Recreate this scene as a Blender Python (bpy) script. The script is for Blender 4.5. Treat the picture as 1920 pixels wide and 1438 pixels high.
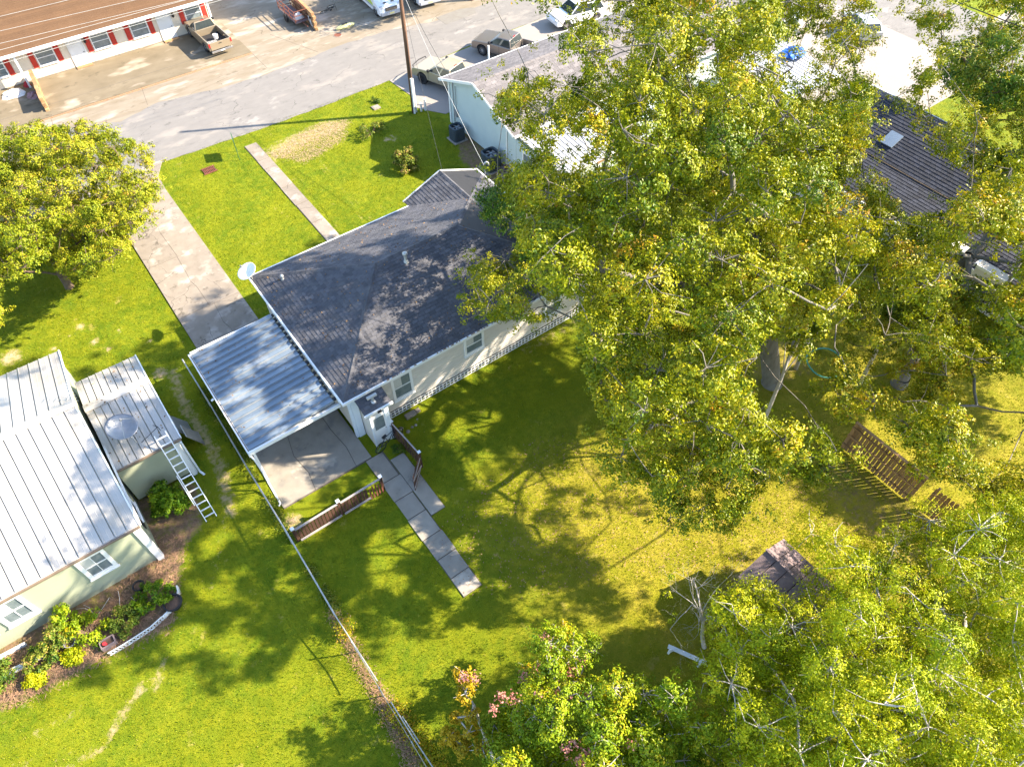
import bpy, math, random
import numpy as np
from mathutils import Vector, Matrix
R = math.radians
for o in list(bpy.data.objects): bpy.data.objects.remove(o)
S = bpy.context.scene
# ---------------------------------------------------------------- camera
CAMZ, PITCH, YAW, FPX = 28.0, R(52.0), R(36.6), 1343.0
cam = bpy.data.cameras.new('camera'); cam.sensor_width = 36; cam.lens = FPX/1920*36
cam.clip_start = .1; cam.clip_end = 3000
co = bpy.data.objects.new('camera', cam); S.collection.objects.link(co)
co.location = (0, 0, CAMZ); co.rotation_euler = (R(90)-PITCH, 0, -YAW); S.camera = co
# ---------------------------------------------------------------- light
SUN_EL = R(33.5); SX, SY = .885, -.465            # ground direction towards the sun
w = bpy.data.worlds.new('World'); S.world = w; w.use_nodes = True
nt = w.node_tree; bg = nt.nodes['Background']; sky = nt.nodes.new('ShaderNodeTexSky')
sky.sky_type = 'NISHITA'; sky.sun_disc = False; sky.sun_elevation = SUN_EL
sky.sun_rotation = math.atan2(SX, SY); sky.air_density = 1.0; sky.dust_density = .6
nt.links.new(sky.outputs[0], bg.inputs[0]); bg.inputs[1].default_value = .135
sl = bpy.data.lights.new('sun', 'SUN'); sl.energy = 5.0; sl.angle = R(.5); sl.color = (1, .87, .68)
so = bpy.data.objects.new('sun', sl); S.collection.objects.link(so)
d = Vector((SX*math.cos(SUN_EL), SY*math.cos(SUN_EL), math.sin(SUN_EL)))
so.rotation_euler = d.to_track_quat('Z', 'Y').to_euler(); so.location = d*60
S.view_settings.view_transform = 'Standard'; S.view_settings.look = 'None'
S.view_settings.exposure = 2.05; S.view_settings.gamma = 1; S.view_settings.use_curve_mapping = False
S.render.engine = 'CYCLES'
S.cycles.max_bounces = 6; S.cycles.transparent_max_bounces = 6
# ---------------------------------------------------------------- survey helpers (photo measurements -> metres)
_f = np.array([math.sin(YAW)*math.cos(PITCH), math.cos(YAW)*math.cos(PITCH), -math.sin(PITCH)])
_r = np.array([math.cos(YAW), -math.sin(YAW), 0]); _u = np.cross(_r, _f)
def G(x, y, z=0.):
    v = _f*FPX+_r*(x-960)-_u*(y-719); t = (z-CAMZ)/v[2]; return (v[0]*t, v[1]*t, z)
def PX(p):
    p = np.asarray(p, float)-np.array([0, 0, CAMZ]); k = p@_f
    return np.stack([960+FPX*(p@_r)/k, 719-FPX*(p@_u)/k], -1)
def inpoly(q, poly):
    x, y = q[..., 0], q[..., 1]; r = np.zeros(x.shape, bool); n = len(poly)
    for i in range(n):
        x0, y0 = poly[i]; x1, y1 = poly[(i+1) % n]
        if y0 == y1: continue
        r ^= ((y0 > y) != (y1 > y)) & (x < (x1-x0)*(y-y0)/(y1-y0)+x0)
    return r
rnd = random.Random(5); rng = np.random.default_rng(7)
# ---------------------------------------------------------------- materials
def mat(name, col, rough=.8, col2=None, scale=3., bump=0., bscale=40., metal=0., spec=.4, contrast=.5, island=0., objrand=0., col3=None, scale3=.6, stretch=None, coat=0., thr3=.55, crack=0., stains=0.):
    m = bpy.data.materials.new(name); m.use_nodes = True; n = m.node_tree.nodes; l = m.node_tree.links
    b = n['Principled BSDF']; b.inputs['Roughness'].default_value = rough; b.inputs['Metallic'].default_value = metal
    b.inputs['Specular IOR Level'].default_value = spec; b.inputs['Coat Weight'].default_value = coat
    tc = n.new('ShaderNodeTexCoord'); vec = tc.outputs['Object']
    if stretch:
        mp = n.new('ShaderNodeMapping'); mp.inputs['Scale'].default_value = stretch; l.new(vec, mp.inputs[0]); vec = mp.outputs[0]
    def noise(s, det=5, ro=.6):
        t = n.new('ShaderNodeTexNoise'); t.inputs['Scale'].default_value = s; t.inputs['Detail'].default_value = det
        t.inputs['Roughness'].default_value = ro; l.new(vec, t.inputs['Vector']); return t.outputs[0]
    def ramp(v, a, c):
        r = n.new('ShaderNodeMapRange'); r.inputs[1].default_value = a; r.inputs[2].default_value = c; l.new(v, r.inputs[0]); return r.outputs[0]
    def mix(f, a, c):
        x = n.new('ShaderNodeMix'); x.data_type = 'RGBA'
        if hasattr(f, 'links'): l.new(f, x.inputs[0])
        else: x.inputs[0].default_value = f
        for k, v in ((6, a), (7, c)):
            if hasattr(v, 'links'): l.new(v, x.inputs[k])
            else: x.inputs[k].default_value = (*v, 1)
        return x.outputs[2]
    out = None
    if col2 is None: col2 = tuple(c*.8 for c in col)
    out = mix(ramp(noise(scale), .5-.25/contrast*.5, .5+.25/contrast*.5), col, col2)
    if col3: out = mix(ramp(noise(scale3, 3), thr3, thr3+.12), out, col3)
    if stains: out = mix(ramp(noise(stains, 6, .75), .58, .70), out, tuple(c*.55 for c in col2)); out = mix(ramp(noise(stains*.37, 5, .7), .60, .66), out, tuple(min(1, c*1.25) for c in col))
    if crack:
        wn = n.new('ShaderNodeTexNoise'); wn.inputs['Scale'].default_value = crack*2.5; wn.inputs['Detail'].default_value = 5; l.new(vec, wn.inputs['Vector'])
        ad = n.new('ShaderNodeVectorMath'); ad.operation = 'MULTIPLY_ADD'; ad.inputs[1].default_value = (.9/crack*.5,)*3; l.new(wn.outputs[1], ad.inputs[0]); l.new(vec, ad.inputs[2])
        vo = n.new('ShaderNodeTexVoronoi'); vo.feature = 'DISTANCE_TO_EDGE'; vo.inputs['Scale'].default_value = crack; l.new(ad.outputs[0], vo.inputs['Vector'])
        k1 = n.new('ShaderNodeMapRange'); k1.inputs[1].default_value = .0; k1.inputs[2].default_value = .02*crack; k1.inputs[3].default_value = 1; k1.inputs[4].default_value = 0; l.new(vo.outputs['Distance'], k1.inputs[0])
        k2 = n.new('ShaderNodeMath'); k2.operation = 'MULTIPLY'; l.new(k1.outputs[0], k2.inputs[0]); l.new(ramp(noise(crack*.8, 3), .46, .56), k2.inputs[1])
        out = mix(k2.outputs[0], out, tuple(c*.35 for c in col2))
    if island or objrand:
        if island: g = n.new('ShaderNodeNewGeometry'); rv = g.outputs['Random Per Island']; k = island
        else: g = n.new('ShaderNodeObjectInfo'); rv = g.outputs['Random']; k = objrand
        r = n.new('ShaderNodeMapRange'); r.inputs[3].default_value = 1-k; r.inputs[4].default_value = 1+k; l.new(rv, r.inputs[0])
        h = n.new('ShaderNodeVectorMath'); h.operation = 'SCALE'; l.new(out, h.inputs[0]); l.new(r.outputs[0], h.inputs[3]); out = h.outputs[0]
    l.new(out, b.inputs['Base Color'])
    if bump:
        bp = n.new('ShaderNodeBump'); bp.inputs['Strength'].default_value = bump; bp.inputs['Distance'].default_value = .03
        l.new(noise(bscale, 3), bp.inputs['Height']); l.new(bp.outputs[0], b.inputs['Normal'])
    return m
def leafmat(name, ramp_cols, rough=.4, trans=.24):
    m = bpy.data.materials.new(name); m.use_nodes = True; n = m.node_tree.nodes; l = m.node_tree.links
    b = n['Principled BSDF']; a = n.new('ShaderNodeAttribute'); a.attribute_name = 'tint'
    cr = n.new('ShaderNodeValToRGB'); e = cr.color_ramp.elements
    while len(e) < len(ramp_cols): e.new(.5)
    for i, (p, c) in enumerate(ramp_cols): e[i].position = p; e[i].color = (*c, 1)
    l.new(a.outputs['Fac'], cr.inputs[0]); l.new(cr.outputs[0], b.inputs['Base Color'])
    b.inputs['Roughness'].default_value = rough+.08; b.inputs['Specular IOR Level'].default_value = .22
    t = n.new('ShaderNodeBsdfTranslucent'); l.new(cr.outputs[0], t.inputs[0])
    mx = n.new('ShaderNodeMixShader'); mx.inputs[0].default_value = trans
    l.new(b.outputs[0], mx.inputs[1]); l.new(t.outputs[0], mx.inputs[2]); l.new(mx.outputs[0], n['Material Output'].inputs[0])
    return m
M = {}
def mk(k, *a, **kw): M[k] = mat(k, *a, **kw)
mk('asphalt', (.188, .176, .165), .9, (.152, .143, .135), 1.6, bump=.3, bscale=60, col3=(.225, .205, .185), scale3=.5, stretch=(.7, 1.3, 1), crack=.35, stains=.9)
mk('asphalt_patch', (.15, .135, .12), .9, (.19, .18, .16), 2, bump=.3)
mk('lot', (.19, .155, .105), .85, (.13, .103, .065), 1.1, bump=.2, col3=(.36, .30, .235), scale3=.45, thr3=.57, stretch=(.6, 1, 1), stains=.8)
mk('apron', (.24, .205, .16), .85, (.17, .135, .09), .9, bump=.2, col3=(.33, .295, .25), scale3=.5, stretch=(.5, 1.4, 1), crack=.4, stains=.7)
mk('concrete', (.245, .21, .175), .85, (.18, .152, .122), 1.5, bump=.25, objrand=.10, col3=(.33, .29, .255), scale3=.9, stains=1.3, crack=.5)
mk('shingle_shaded', (.028, .032, .046), .85, (.018, .021, .034), 4, bump=.6, bscale=100, island=.35)  # tree shade over the right-hand roof put into its shingle colour
mk('concrete_grey', (.30, .27, .225), .85, (.22, .195, .16), 1.6, bump=.25, objrand=.08, col3=(.17, .16, .15), scale3=.6, thr3=.57, stains=.8)
mk('pale_concrete', (.25, .22, .195), .85, (.27, .24, .215), .8, bump=.2)
mk('joint', (.13, .11, .09), .95)
mk('shingle', (.110, .108, .116), .85, (.058, .060, .074), 2, bump=.6, bscale=160, objrand=.2, spec=.3)
mk('shingle_joined', (.110, .108, .116), .85, (.058, .060, .074), 2, bump=.6, bscale=160, island=.2, spec=.3)
mk('shingle_grey', (.175, .16, .16), .9, (.13, .12, .123), 2.2, bump=.5, bscale=120, island=.22, objrand=.2)
mk('brown_roof', (.115, .062, .029), .9, (.094, .049, .022), 1.2, bump=.5, bscale=90, stretch=(1, .35, 1), island=.10)
mk('white_paint', (.74, .74, .73), .5, (.68, .68, .67), 2)
mk('trim_blue', (.66, .70, .74), .5, (.60, .64, .68), 2)
mk('siding', (.60, .56, .50), .75, (.54, .50, .45), 1.5, bump=.1, bscale=6)
mk('stucco_cream', (.70, .62, .50), .85, (.62, .54, .42), 1.3, bump=.2)
mk('sage', (.34, .36, .25), .8, (.29, .31, .22), 1.2, bump=.15)
mk('pale_blue', (.50, .57, .56), .75, (.45, .52, .52), 1.2, bump=.1)
mk('metal_roof', (.46, .44, .41), .42, (.40, .37, .33), .9, metal=.2, col3=(.40, .36, .30), scale3=.45, thr3=.56, objrand=.06)
mk('metal_blue_shaded', (.25, .30, .35), .4, (.18, .23, .28), 1.1, metal=.35, col3=(.36, .39, .41), scale3=.7, objrand=.08)  # blue-grey shade on the carport roof put into the metal's colour
mk('metal_white', (.46, .46, .47), .4, (.38, .38, .39), 1, metal=.1, objrand=.05)
mk('gutter', (.22, .16, .11), .5, (.15, .11, .08), 4)
mk('glass', (.02, .026, .03), .08, (.05, .06, .06), 2.5, spec=.5)
mk('window_glass', (.10, .13, .14), .08, (.20, .23, .24), 3, spec=.8)
mk('curtain', (.50, .50, .47), .7, (.42, .42, .40), 12, stretch=(4, 4, .3))
mk('dark', (.018, .018, .02), .7)
mk('rubber', (.02, .02, .022), .85)
mk('chrome', (.55, .55, .56), .25, metal=.9)
mk('red_shutter', (.46, .035, .02), .6, (.36, .025, .018), 6, bump=.3, bscale=30)
mk('brick_orange', (.36, .22, .11), .9, (.26, .15, .07), 5, bump=.4, objrand=.22)
mk('fence_brown', (.085, .038, .022), .85, (.05, .022, .014), 5, bump=.4, objrand=.3, stretch=(1, 1, .2))
mk('fence_top', (.36, .32, .31), .85, (.25, .22, .21), 6, bump=.3)
mk('fence_tan', (.34, .20, .095), .85, (.24, .135, .06), 4, bump=.4, objrand=.25, stretch=(1, 1, .2))  # tan boards lightened: backlit glow put into the colour
mk('plank_grey', (.24, .18, .18), .85, (.15, .11, .12), 3, bump=.5, objrand=.2, stretch=(1, 1, 1))
mk('galvanised', (.46, .47, .47), .45, (.34, .34, .33), 6, metal=.4)
mk('rust', (.20, .07, .04), .8, (.12, .04, .025), 8)
mk('pole_wood', (.16, .085, .05), .9, (.09, .05, .032), 3, bump=.5, stretch=(6, 6, .3))
mk('bark', (.21, .19, .16), .9, (.11, .10, .08), 3, bump=.8, bscale=14, stretch=(2, 2, .5))
mk('bark_brown', (.17, .12, .085), .9, (.10, .07, .05), 3, bump=.8, bscale=14)
mk('bark_pale', (.50, .46, .41), .85, (.36, .33, .30), 4, bump=.5, bscale=20)
mk('ac_blue', (.06, .085, .11), .6, (.045, .065, .085), 3)
mk('green_metal', (.03, .11, .05), .6)
mk('champagne', (.36, .29, .20), .3, (.34, .275, .19), 1, metal=.5, coat=.5)
mk('tan_paint', (.34, .29, .20), .3, (.33, .28, .19), 1, metal=.2, coat=.5)
mk('grey_paint', (.20, .175, .155), .28, (.19, .165, .148), 1, metal=.5, coat=.6)
mk('van_white', (.78, .78, .78), .3, (.75, .75, .76), 1, coat=.5)
mk('van_grey', (.36, .38, .42), .5)
mk('lime', (.50, .62, .05), .5); mk('magenta', (.45, .05, .2), .5)
mk('red_light', (.5, .02, .02), .3); mk('lamp_lens', (.55, .57, .6), .15, spec=.8)
mk('yellow_plate', (.62, .58, .28), .5)
mk('tarp_blue', (.03, .16, .55), .5, (.02, .10, .42), 3, bump=.5, bscale=4)
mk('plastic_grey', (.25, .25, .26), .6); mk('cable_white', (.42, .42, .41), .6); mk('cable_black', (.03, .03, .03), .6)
mk('hose_green', (.05, .30, .22), .5); mk('terracotta', (.28, .11, .06), .8, (.2, .08, .05), 6)
mk('soil', (.14, .085, .055), .95, (.075, .046, .032), 3, bump=.8, bscale=25, col3=(.20, .12, .07), scale3=1.5)
mk('litter', (.34, .20, .12), .9, (.20, .11, .06), 8, island=.45)
mk('straw', (.48, .32, .22), .9, (.36, .24, .155), 8, island=.4)
mk('purple', (.15, .07, .22), .8); mk('cloth_white', (.7, .68, .66), .9); mk('cloth_red', (.45, .03, .04), .9); mk('cloth_mauve', (.32, .19, .20), .9)
mk('tin_grey', (.3, .31, .32), .45, (.24, .24, .25), 5, metal=.5)
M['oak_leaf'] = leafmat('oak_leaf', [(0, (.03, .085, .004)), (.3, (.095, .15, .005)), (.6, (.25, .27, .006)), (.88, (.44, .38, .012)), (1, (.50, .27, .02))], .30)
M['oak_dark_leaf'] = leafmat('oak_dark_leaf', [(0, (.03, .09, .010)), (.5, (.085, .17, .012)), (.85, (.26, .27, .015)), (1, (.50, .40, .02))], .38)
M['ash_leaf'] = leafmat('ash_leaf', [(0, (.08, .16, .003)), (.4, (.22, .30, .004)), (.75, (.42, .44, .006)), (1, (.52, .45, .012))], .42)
M['myrtle_leaf'] = leafmat('myrtle_leaf', [(0, (.06, .15, .006)), (.45, (.20, .29, .006)), (.72, (.34, .36, .008)), (.9, (.52, .36, .010)), (1, (.60, .26, .012))], .4)
M['blossom'] = leafmat('blossom', [(0, (.42, .13, .10)), (1, (.60, .30, .24))], .6)
M['gold_leaf'] = leafmat('gold_leaf', [(0, (.20, .20, .008)), (.5, (.42, .28, .01)), (1, (.52, .36, .012))], .45)
M['round_leaf'] = leafmat('round_leaf', [(0, (.05, .11, .004)), (.45, (.21, .25, .006)), (.8, (.42, .38, .02)), (1, (.48, .22, .04))], .42)
M['bush_leaf'] = leafmat('bush_leaf', [(0, (.03, .09, .01)), (.5, (.14, .19, .015)), (.8, (.34, .30, .05)), (1, (.45, .28, .10))], .4)
# ---------------------------------------------------------------- mesh builder
ORG = {}
class MB:
    def __init__(s): s.v = []; s.f = []
    def add(s, vs, fs):
        k = len(s.v); s.v += [tuple(map(float, p)) for p in vs]; s.f += [tuple(k+i for i in f) for f in fs]; return s
    def box(s, x0, x1, y0, y1, z0, z1):
        if x0 > x1: x0, x1 = x1, x0
        if y0 > y1: y0, y1 = y1, y0
        if z0 > z1: z0, z1 = z1, z0
        return s.add([(x0,y0,z0),(x1,y0,z0),(x1,y1,z0),(x0,y1,z0),(x0,y0,z1),(x1,y0,z1),(x1,y1,z1),(x0,y1,z1)],
                     [(0,3,2,1),(4,5,6,7),(0,1,5,4),(1,2,6,5),(2,3,7,6),(3,0,4,7)])
    def slab(s, quad, n, t):            # polygon thickened along -n by t
        n = Vector(n).normalized(); a = [Vector(p) for p in quad]; k = len(a); b = [p-n*t for p in a]
        return s.add(a+b, [tuple(range(k)), tuple(range(2*k-1, k-1, -1))]+[((i+1) % k, i, k+i, k+(i+1) % k) for i in range(k)])
    def bar(s, a, b, w_, h, up=(0, 0, 1)):
        a = Vector(a); b = Vector(b); d_ = (b-a).normalized(); up = Vector(up)
        if abs(d_.dot(up)) > .98: up = Vector((1, 0, 0))
        x = d_.cross(up).normalized(); y = x.cross(d_).normalized(); q = []
        for p in (a, b):
            for i, j in ((-1,-1),(1,-1),(1,1),(-1,1)): q.append(p+x*i*w_/2+y*j*h/2)
        return s.add(q, [(0,1,2,3),(7,6,5,4),(0,4,5,1),(1,5,6,2),(2,6,7,3),(3,7,4,0)])
    def tube(s, pts, r, n=8, cap=True):
        pts = [Vector(p) for p in pts]; rs = r if hasattr(r, '__len__') else [r]*len(pts); rings = []; px_ = None
        for i, p in enumerate(pts):
            d_ = (pts[min(i+1, len(pts)-1)]-pts[max(i-1, 0)])
            if d_.length < 1e-6: d_ = Vector((0, 0, 1))
            d_.normalize()
            if px_ is None:
                px_ = d_.cross(Vector((0, 0, 1)) if abs(d_.z) < .9 else Vector((1, 0, 0))).normalized()
            else: px_ = (px_-d_*px_.dot(d_)).normalized()
            y = d_.cross(px_); rings.append([p+(px_*math.cos(a)+y*math.sin(a))*rs[i] for a in [2*math.pi*k/n for k in range(n)]])
        vs = [q for rr in rings for q in rr]; fs = []
        for i in range(len(pts)-1):
            for k in range(n): fs.append((i*n+k, i*n+(k+1) % n, (i+1)*n+(k+1) % n, (i+1)*n+k))
        if cap: fs.append(tuple(range(n-1, -1, -1))); fs.append(tuple((len(pts)-1)*n+k for k in range(n)))
        return s.add(vs, fs)
    def cyl(s, c, r, h, n=16, axis=2, r2=None):
        e = Vector([0, 0, 0]); e[axis] = h; c = Vector(c); return s.tube([c, c+e], [r, r if r2 is None else r2], n)
    def lathe(s, prof, c=(0, 0, 0), n=20, mtx=None):
        vs = []; fs = []
        for (r, z) in prof:
            for k in range(n):
                a = 2*math.pi*k/n; p = Vector((r*math.cos(a), r*math.sin(a), z))
                if mtx: p = mtx @ p
                vs.append(p+Vector(c))
        for i in range(len(prof)-1):
            for k in range(n): fs.append((i*n+k, i*n+(k+1) % n, (i+1)*n+(k+1) % n, (i+1)*n+k))
        return s.add(vs, fs)
    def prism(s, prof, y0, y1, ty0=None, ty1=None, zr=None):   # side profile (x,z) pulled across y; zr=(z0,z1) tapers y to ty
        def yy(z, a, b):
            if b is None: return a
            t = min(1, max(0, (z-zr[0])/(zr[1]-zr[0]))); return a+(b-a)*t
        k = len(prof)
        vs = [(x, yy(z, y0, ty0), z) for x, z in prof]+[(x, yy(z, y1, ty1), z) for x, z in prof]
        return s.add(vs, [tuple(range(k)), tuple(range(2*k-1, k-1, -1))]+[((i+1) % k, i, k+i, k+(i+1) % k) for i in range(k)])
    def build(s, name, m, parent=None, bevel=0., smooth=False, label=None, local=False):
        me = bpy.data.meshes.new(name)
        off = Vector((0, 0, 0)) if (parent is None or local) else ORG.get(parent.name, Vector((0, 0, 0)))
        me.from_pydata([tuple(Vector(p)-off) for p in s.v] if off.length else s.v, [], s.f); me.validate(); me.update()
        for mm in (m if isinstance(m, (list, tuple)) else [m]): me.materials.append(M[mm] if isinstance(mm, str) else mm)
        o = bpy.data.objects.new(name, me); S.collection.objects.link(o)
        if parent: o.parent = parent; ORG[o.name] = off
        if smooth: me.shade_smooth()
        if bevel:
            b = o.modifiers.new('bevel', 'BEVEL'); b.width = bevel; b.segments = 2; b.limit_method = 'ANGLE'
        if label: o['label'] = label
        return o
def recalc(o):
    import bmesh
    bm = bmesh.new(); bm.from_mesh(o.data); bmesh.ops.recalc_face_normals(bm, faces=bm.faces); bm.to_mesh(o.data); bm.free(); return o
def tag(o, label=None, cat=None, group=None, kind=None):
    if label: o['label'] = label
    if cat: o['category'] = cat
    if group: o['group'] = group
    if kind: o['kind'] = kind
    return o
def thing(name, label, cat, loc=(0, 0, 0), group=None, rot=0):
    o = bpy.data.objects.new(name, None); S.collection.objects.link(o); o.location = loc; o.rotation_euler = (0, 0, rot)
    o.empty_display_size = .3; ORG[o.name] = Vector(loc); return tag(o, label, cat, group)
def inst(me, name, parent, loc, rot=None, scale=None):
    o = bpy.data.objects.new(name, me); S.collection.objects.link(o); o.parent = parent
    o.location = Vector(loc)-ORG.get(parent.name, Vector()) ; ORG[o.name] = ORG.get(parent.name, Vector())
    if rot is not None: o.rotation_euler = rot
    if scale is not None: o.scale = scale
    return o
def copy_tree(o, parent=None):
    c = o.copy(); S.collection.objects.link(c); c.parent = parent
    for ch in o.children: copy_tree(ch, c)
    return c
# ================================================================ GROUND
PAVE = []                                   # pavement rectangles (x0,x1,y0,y1), no grass there
def gl(pts): return [G(*p)[:2] for p in pts]
def dist_line(X, Y, pts):
    dmin = np.full(X.shape, 1e9)
    for (x0, y0), (x1, y1) in zip(pts[:-1], pts[1:]):
        dx, dy = x1-x0, y1-y0; t = np.clip(((X-x0)*dx+(Y-y0)*dy)/(dx*dx+dy*dy+1e-9), 0, 1)
        dmin = np.minimum(dmin, np.hypot(X-x0-t*dx, Y-y0-t*dy))
    return dmin
TRAILS = [([(590,290),(640,350),(690,430)], .07, .75), ([(560,330),(600,390)], .06, .6), ([(0,1300),(60,1330)], .3, .6), ([(60,1380),(150,1330)], .2, .7), ([(480,1150),(440,1240)], .2, .55), ([(620,470),(590,440)], .1, .6), ([(1600,1100),(1750,1000)], .5, .6), ([(325,700),(350,770),(380,810),(402,850),(417,890),(425,930),(432,960)], .34, 1.0), ([(425,960),(408,1040),(395,1100)], .2, .6),
          ([(350,1120),(330,1190)], .16, .6), ([(305,1238),(292,1290)], .22, .9), ([(268,1285),(250,1312)], .22, 1), ([(238,1325),(205,1380)], .2, 1),
          ([(195,1400),(110,1445)], .25, .8), ([(60,1425),(20,1445)], .3, .6), ([(140,1400),(110,1415)], .2, .6),
          ([(515,288),(560,262),(625,238)], 1.0, 1.0), ([(30,1400),(0,1410)], .2, .5), ([(615,1150),(640,1200),(680,1255),(700,1300)], .16, .7),
          ([(750,1370),(790,1438)], .28, .9), ([(985,655),(1090,600),(1160,560)], .45, .7), ([(745,760),(985,640)], .16, .8),
          ([(870,1140),(1000,1060)], .15, .3), ([(1180,1030),(1230,1000)], .3, .4), ([(835,1060),(840,1100)], .3, .4), ([(735,258),(738,262)], .35, .9)]
SPOTS = [((630,625),.2),((150,612),.35),((178,640),.3),((205,655),.25),((130,630),.2),((100,655),.25),((300,700),.5),((550,980),.6),((725,262),.3),((280,640),.2),((20,670),.7),((340,600),.25),((225,620),.2),((580,560),.5),((520,400),.4),((560,500),.4),((1400,1090),.8),((1200,430),.8)]
SPOTS = [s for s in SPOTS if s[0] not in ((630,625),(580,560),(520,400),(560,500),(1200,430))]
SOIL_AND_SHADE = [[(240,940),(330,900),(372,905),(385,985),(345,1030),(335,1130),(325,1175),(205,1232),(150,1262),(80,1300),(0,1335),(-160,1400),(-160,1180),(0,1190),(290,1040)],
        [(1500,880),(1580,850),(1700,935),(1830,1010),(1700,1080),(1650,1035)], [(1330,640),(1480,600),(1540,700),(1400,740)], [(855,240),(1060,330),(1010,420),(860,300)]]  # first outline here: shaded lawn by the board fence, put in as soil colour
def field(X, Y):
    dry = np.zeros(X.shape); soil = np.zeros(X.shape)
    for pts, wd, k in TRAILS: dry = np.maximum(dry, k*.72*np.clip(1.35-dist_line(X, Y, gl(pts))/wd*.75, 0, 1))
    for p, r_ in SPOTS: gx, gy = G(*p)[:2]; dry = np.maximum(dry, .9*np.clip(1.4-np.hypot(X-gx, Y-gy)/r_, 0, 1))
    q = np.stack([X, Y], -1)
    for pl in SOIL_AND_SHADE:
        pg = gl(pl); ins = inpoly(q, pg); dd = dist_line(X, Y, pg+[pg[0]]); soil = np.maximum(soil, (.62 if pl[0] in ((1500,880), (1330,640)) else 1)*np.clip(.5+np.where(ins, dd, -dd)/.5, 0, 1))
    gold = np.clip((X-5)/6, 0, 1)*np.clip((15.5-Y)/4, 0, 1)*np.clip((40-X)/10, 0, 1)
    return dry, soil, gold
xs = np.concatenate([[-1500, -400, -120, -40], np.arange(-14, 34, .22), np.arange(34, 76, .8), [100, 200, 500, 1500]])
ys = np.concatenate([[-1500, -300, -60, -20], np.arange(-9, 48, .22), np.arange(48, 90, 1.), [120, 250, 600, 1500]])
gx, gy = np.meshgrid(xs, ys); nx, ny = len(xs), len(ys)
gz = np.zeros_like(gx)
me = bpy.data.meshes.new('lawn'); vs = np.stack([gx, gy, gz], -1).reshape(-1, 3)
ii = np.arange(nx*ny).reshape(ny, nx); fs = np.stack([ii[:-1, :-1], ii[:-1, 1:], ii[1:, 1:], ii[1:, :-1]], -1).reshape(-1, 4)
me.vertices.add(len(vs)); me.vertices.foreach_set('co', vs.ravel()); me.loops.add(fs.size); me.loops.foreach_set('vertex_index', fs.ravel())
me.polygons.add(len(fs)); me.polygons.foreach_set('loop_start', np.arange(0, fs.size, 4)); me.update(); me.validate()
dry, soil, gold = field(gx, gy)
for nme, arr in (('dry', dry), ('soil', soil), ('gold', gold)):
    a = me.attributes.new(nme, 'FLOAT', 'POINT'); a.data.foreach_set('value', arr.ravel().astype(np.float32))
lawn = bpy.data.objects.new('lawn', me); S.collection.objects.link(lawn); tag(lawn, kind='structure')
m = bpy.data.materials.new('lawn'); m.use_nodes = True; n = m.node_tree.nodes; l = m.node_tree.links; b = n['Principled BSDF']
tc = n.new('ShaderNodeTexCoord')
def nz(s, det=4, ro=.65):
    t = n.new('ShaderNodeTexNoise'); t.inputs['Scale'].default_value = s; t.inputs['Detail'].default_value = det; t.inputs['Roughness'].default_value = ro
    l.new(tc.outputs['Object'], t.inputs['Vector']); return t.outputs[0]
def mr(v, a, c, d0=0., d1=1.):
    r = n.new('ShaderNodeMapRange'); r.inputs[1].default_value = a; r.inputs[2].default_value = c; r.inputs[3].default_value = d0; r.inputs[4].default_value = d1; l.new(v, r.inputs[0]); return r.outputs[0]
def mx(f, a, c):
    x = n.new('ShaderNodeMix'); x.data_type = 'RGBA'; l.new(f, x.inputs[0])
    for k, v in ((6, a), (7, c)):
        if hasattr(v, 'links'): l.new(v, x.inputs[k])
        else: x.inputs[k].default_value = (*v, 1)
    return x.outputs[2]
def mth(op, a, c):
    x = n.new('ShaderNodeMath'); x.operation = op
    for k, v in ((0, a), (1, c)):
        if hasattr(v, 'links'): l.new(v, x.inputs[k])
        else: x.inputs[k].default_value = v
    return x.outputs[0]
def at_(k): a = n.new('ShaderNodeAttribute'); a.attribute_name = k; return a.outputs['Fac']
def soft(attr, edge=.5):      # attribute threshold broken up by noise
    return mr(mth('ADD', attr, mth('MULTIPLY', mth('SUBTRACT', nz(3.5, 6, .75), .5), 1.9)), edge, edge+.55)
green = mx(mr(nz(.35, 4), .40, .62), (.102, .153, .004), (.17, .192, .004))
green = mx(mr(nz(2.2, 5), .45, .70), green, (.22, .225, .006))
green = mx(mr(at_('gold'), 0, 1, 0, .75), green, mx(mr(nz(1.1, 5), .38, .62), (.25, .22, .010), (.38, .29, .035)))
green = mx(mr(nz(26, 3, .8), .48, .72), green, mx(mr(nz(.6), .4, .6), (.26, .28, .02), (.06, .09, .004)))
green = mx(mr(nz(.9, 6, .7), .62, .74), green, (.38, .30, .08))
c = mx(soft(at_('dry'), .5), green, mx(mr(nz(14, 3), .4, .6), (.56, .40, .26), (.44, .31, .19)))
c = mx(soft(at_('soil'), .5), c, mx(mr(nz(5, 6, .8), .35, .65), (.12, .08, .05), (.28, .18, .115)))  # bare soil, and the shaded lawn by the board fence painted alike
l.new(c, b.inputs['Base Color']); b.inputs['Roughness'].default_value = .9; b.inputs['Specular IOR Level'].default_value = .15
bp = n.new('ShaderNodeBump'); bp.inputs['Strength'].default_value = .9; bp.inputs['Distance'].default_value = .06; l.new(nz(22, 4, .85), bp.inputs['Height']); l.new(bp.outputs[0], b.inputs['Normal'])
me.materials.append(m)

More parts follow.
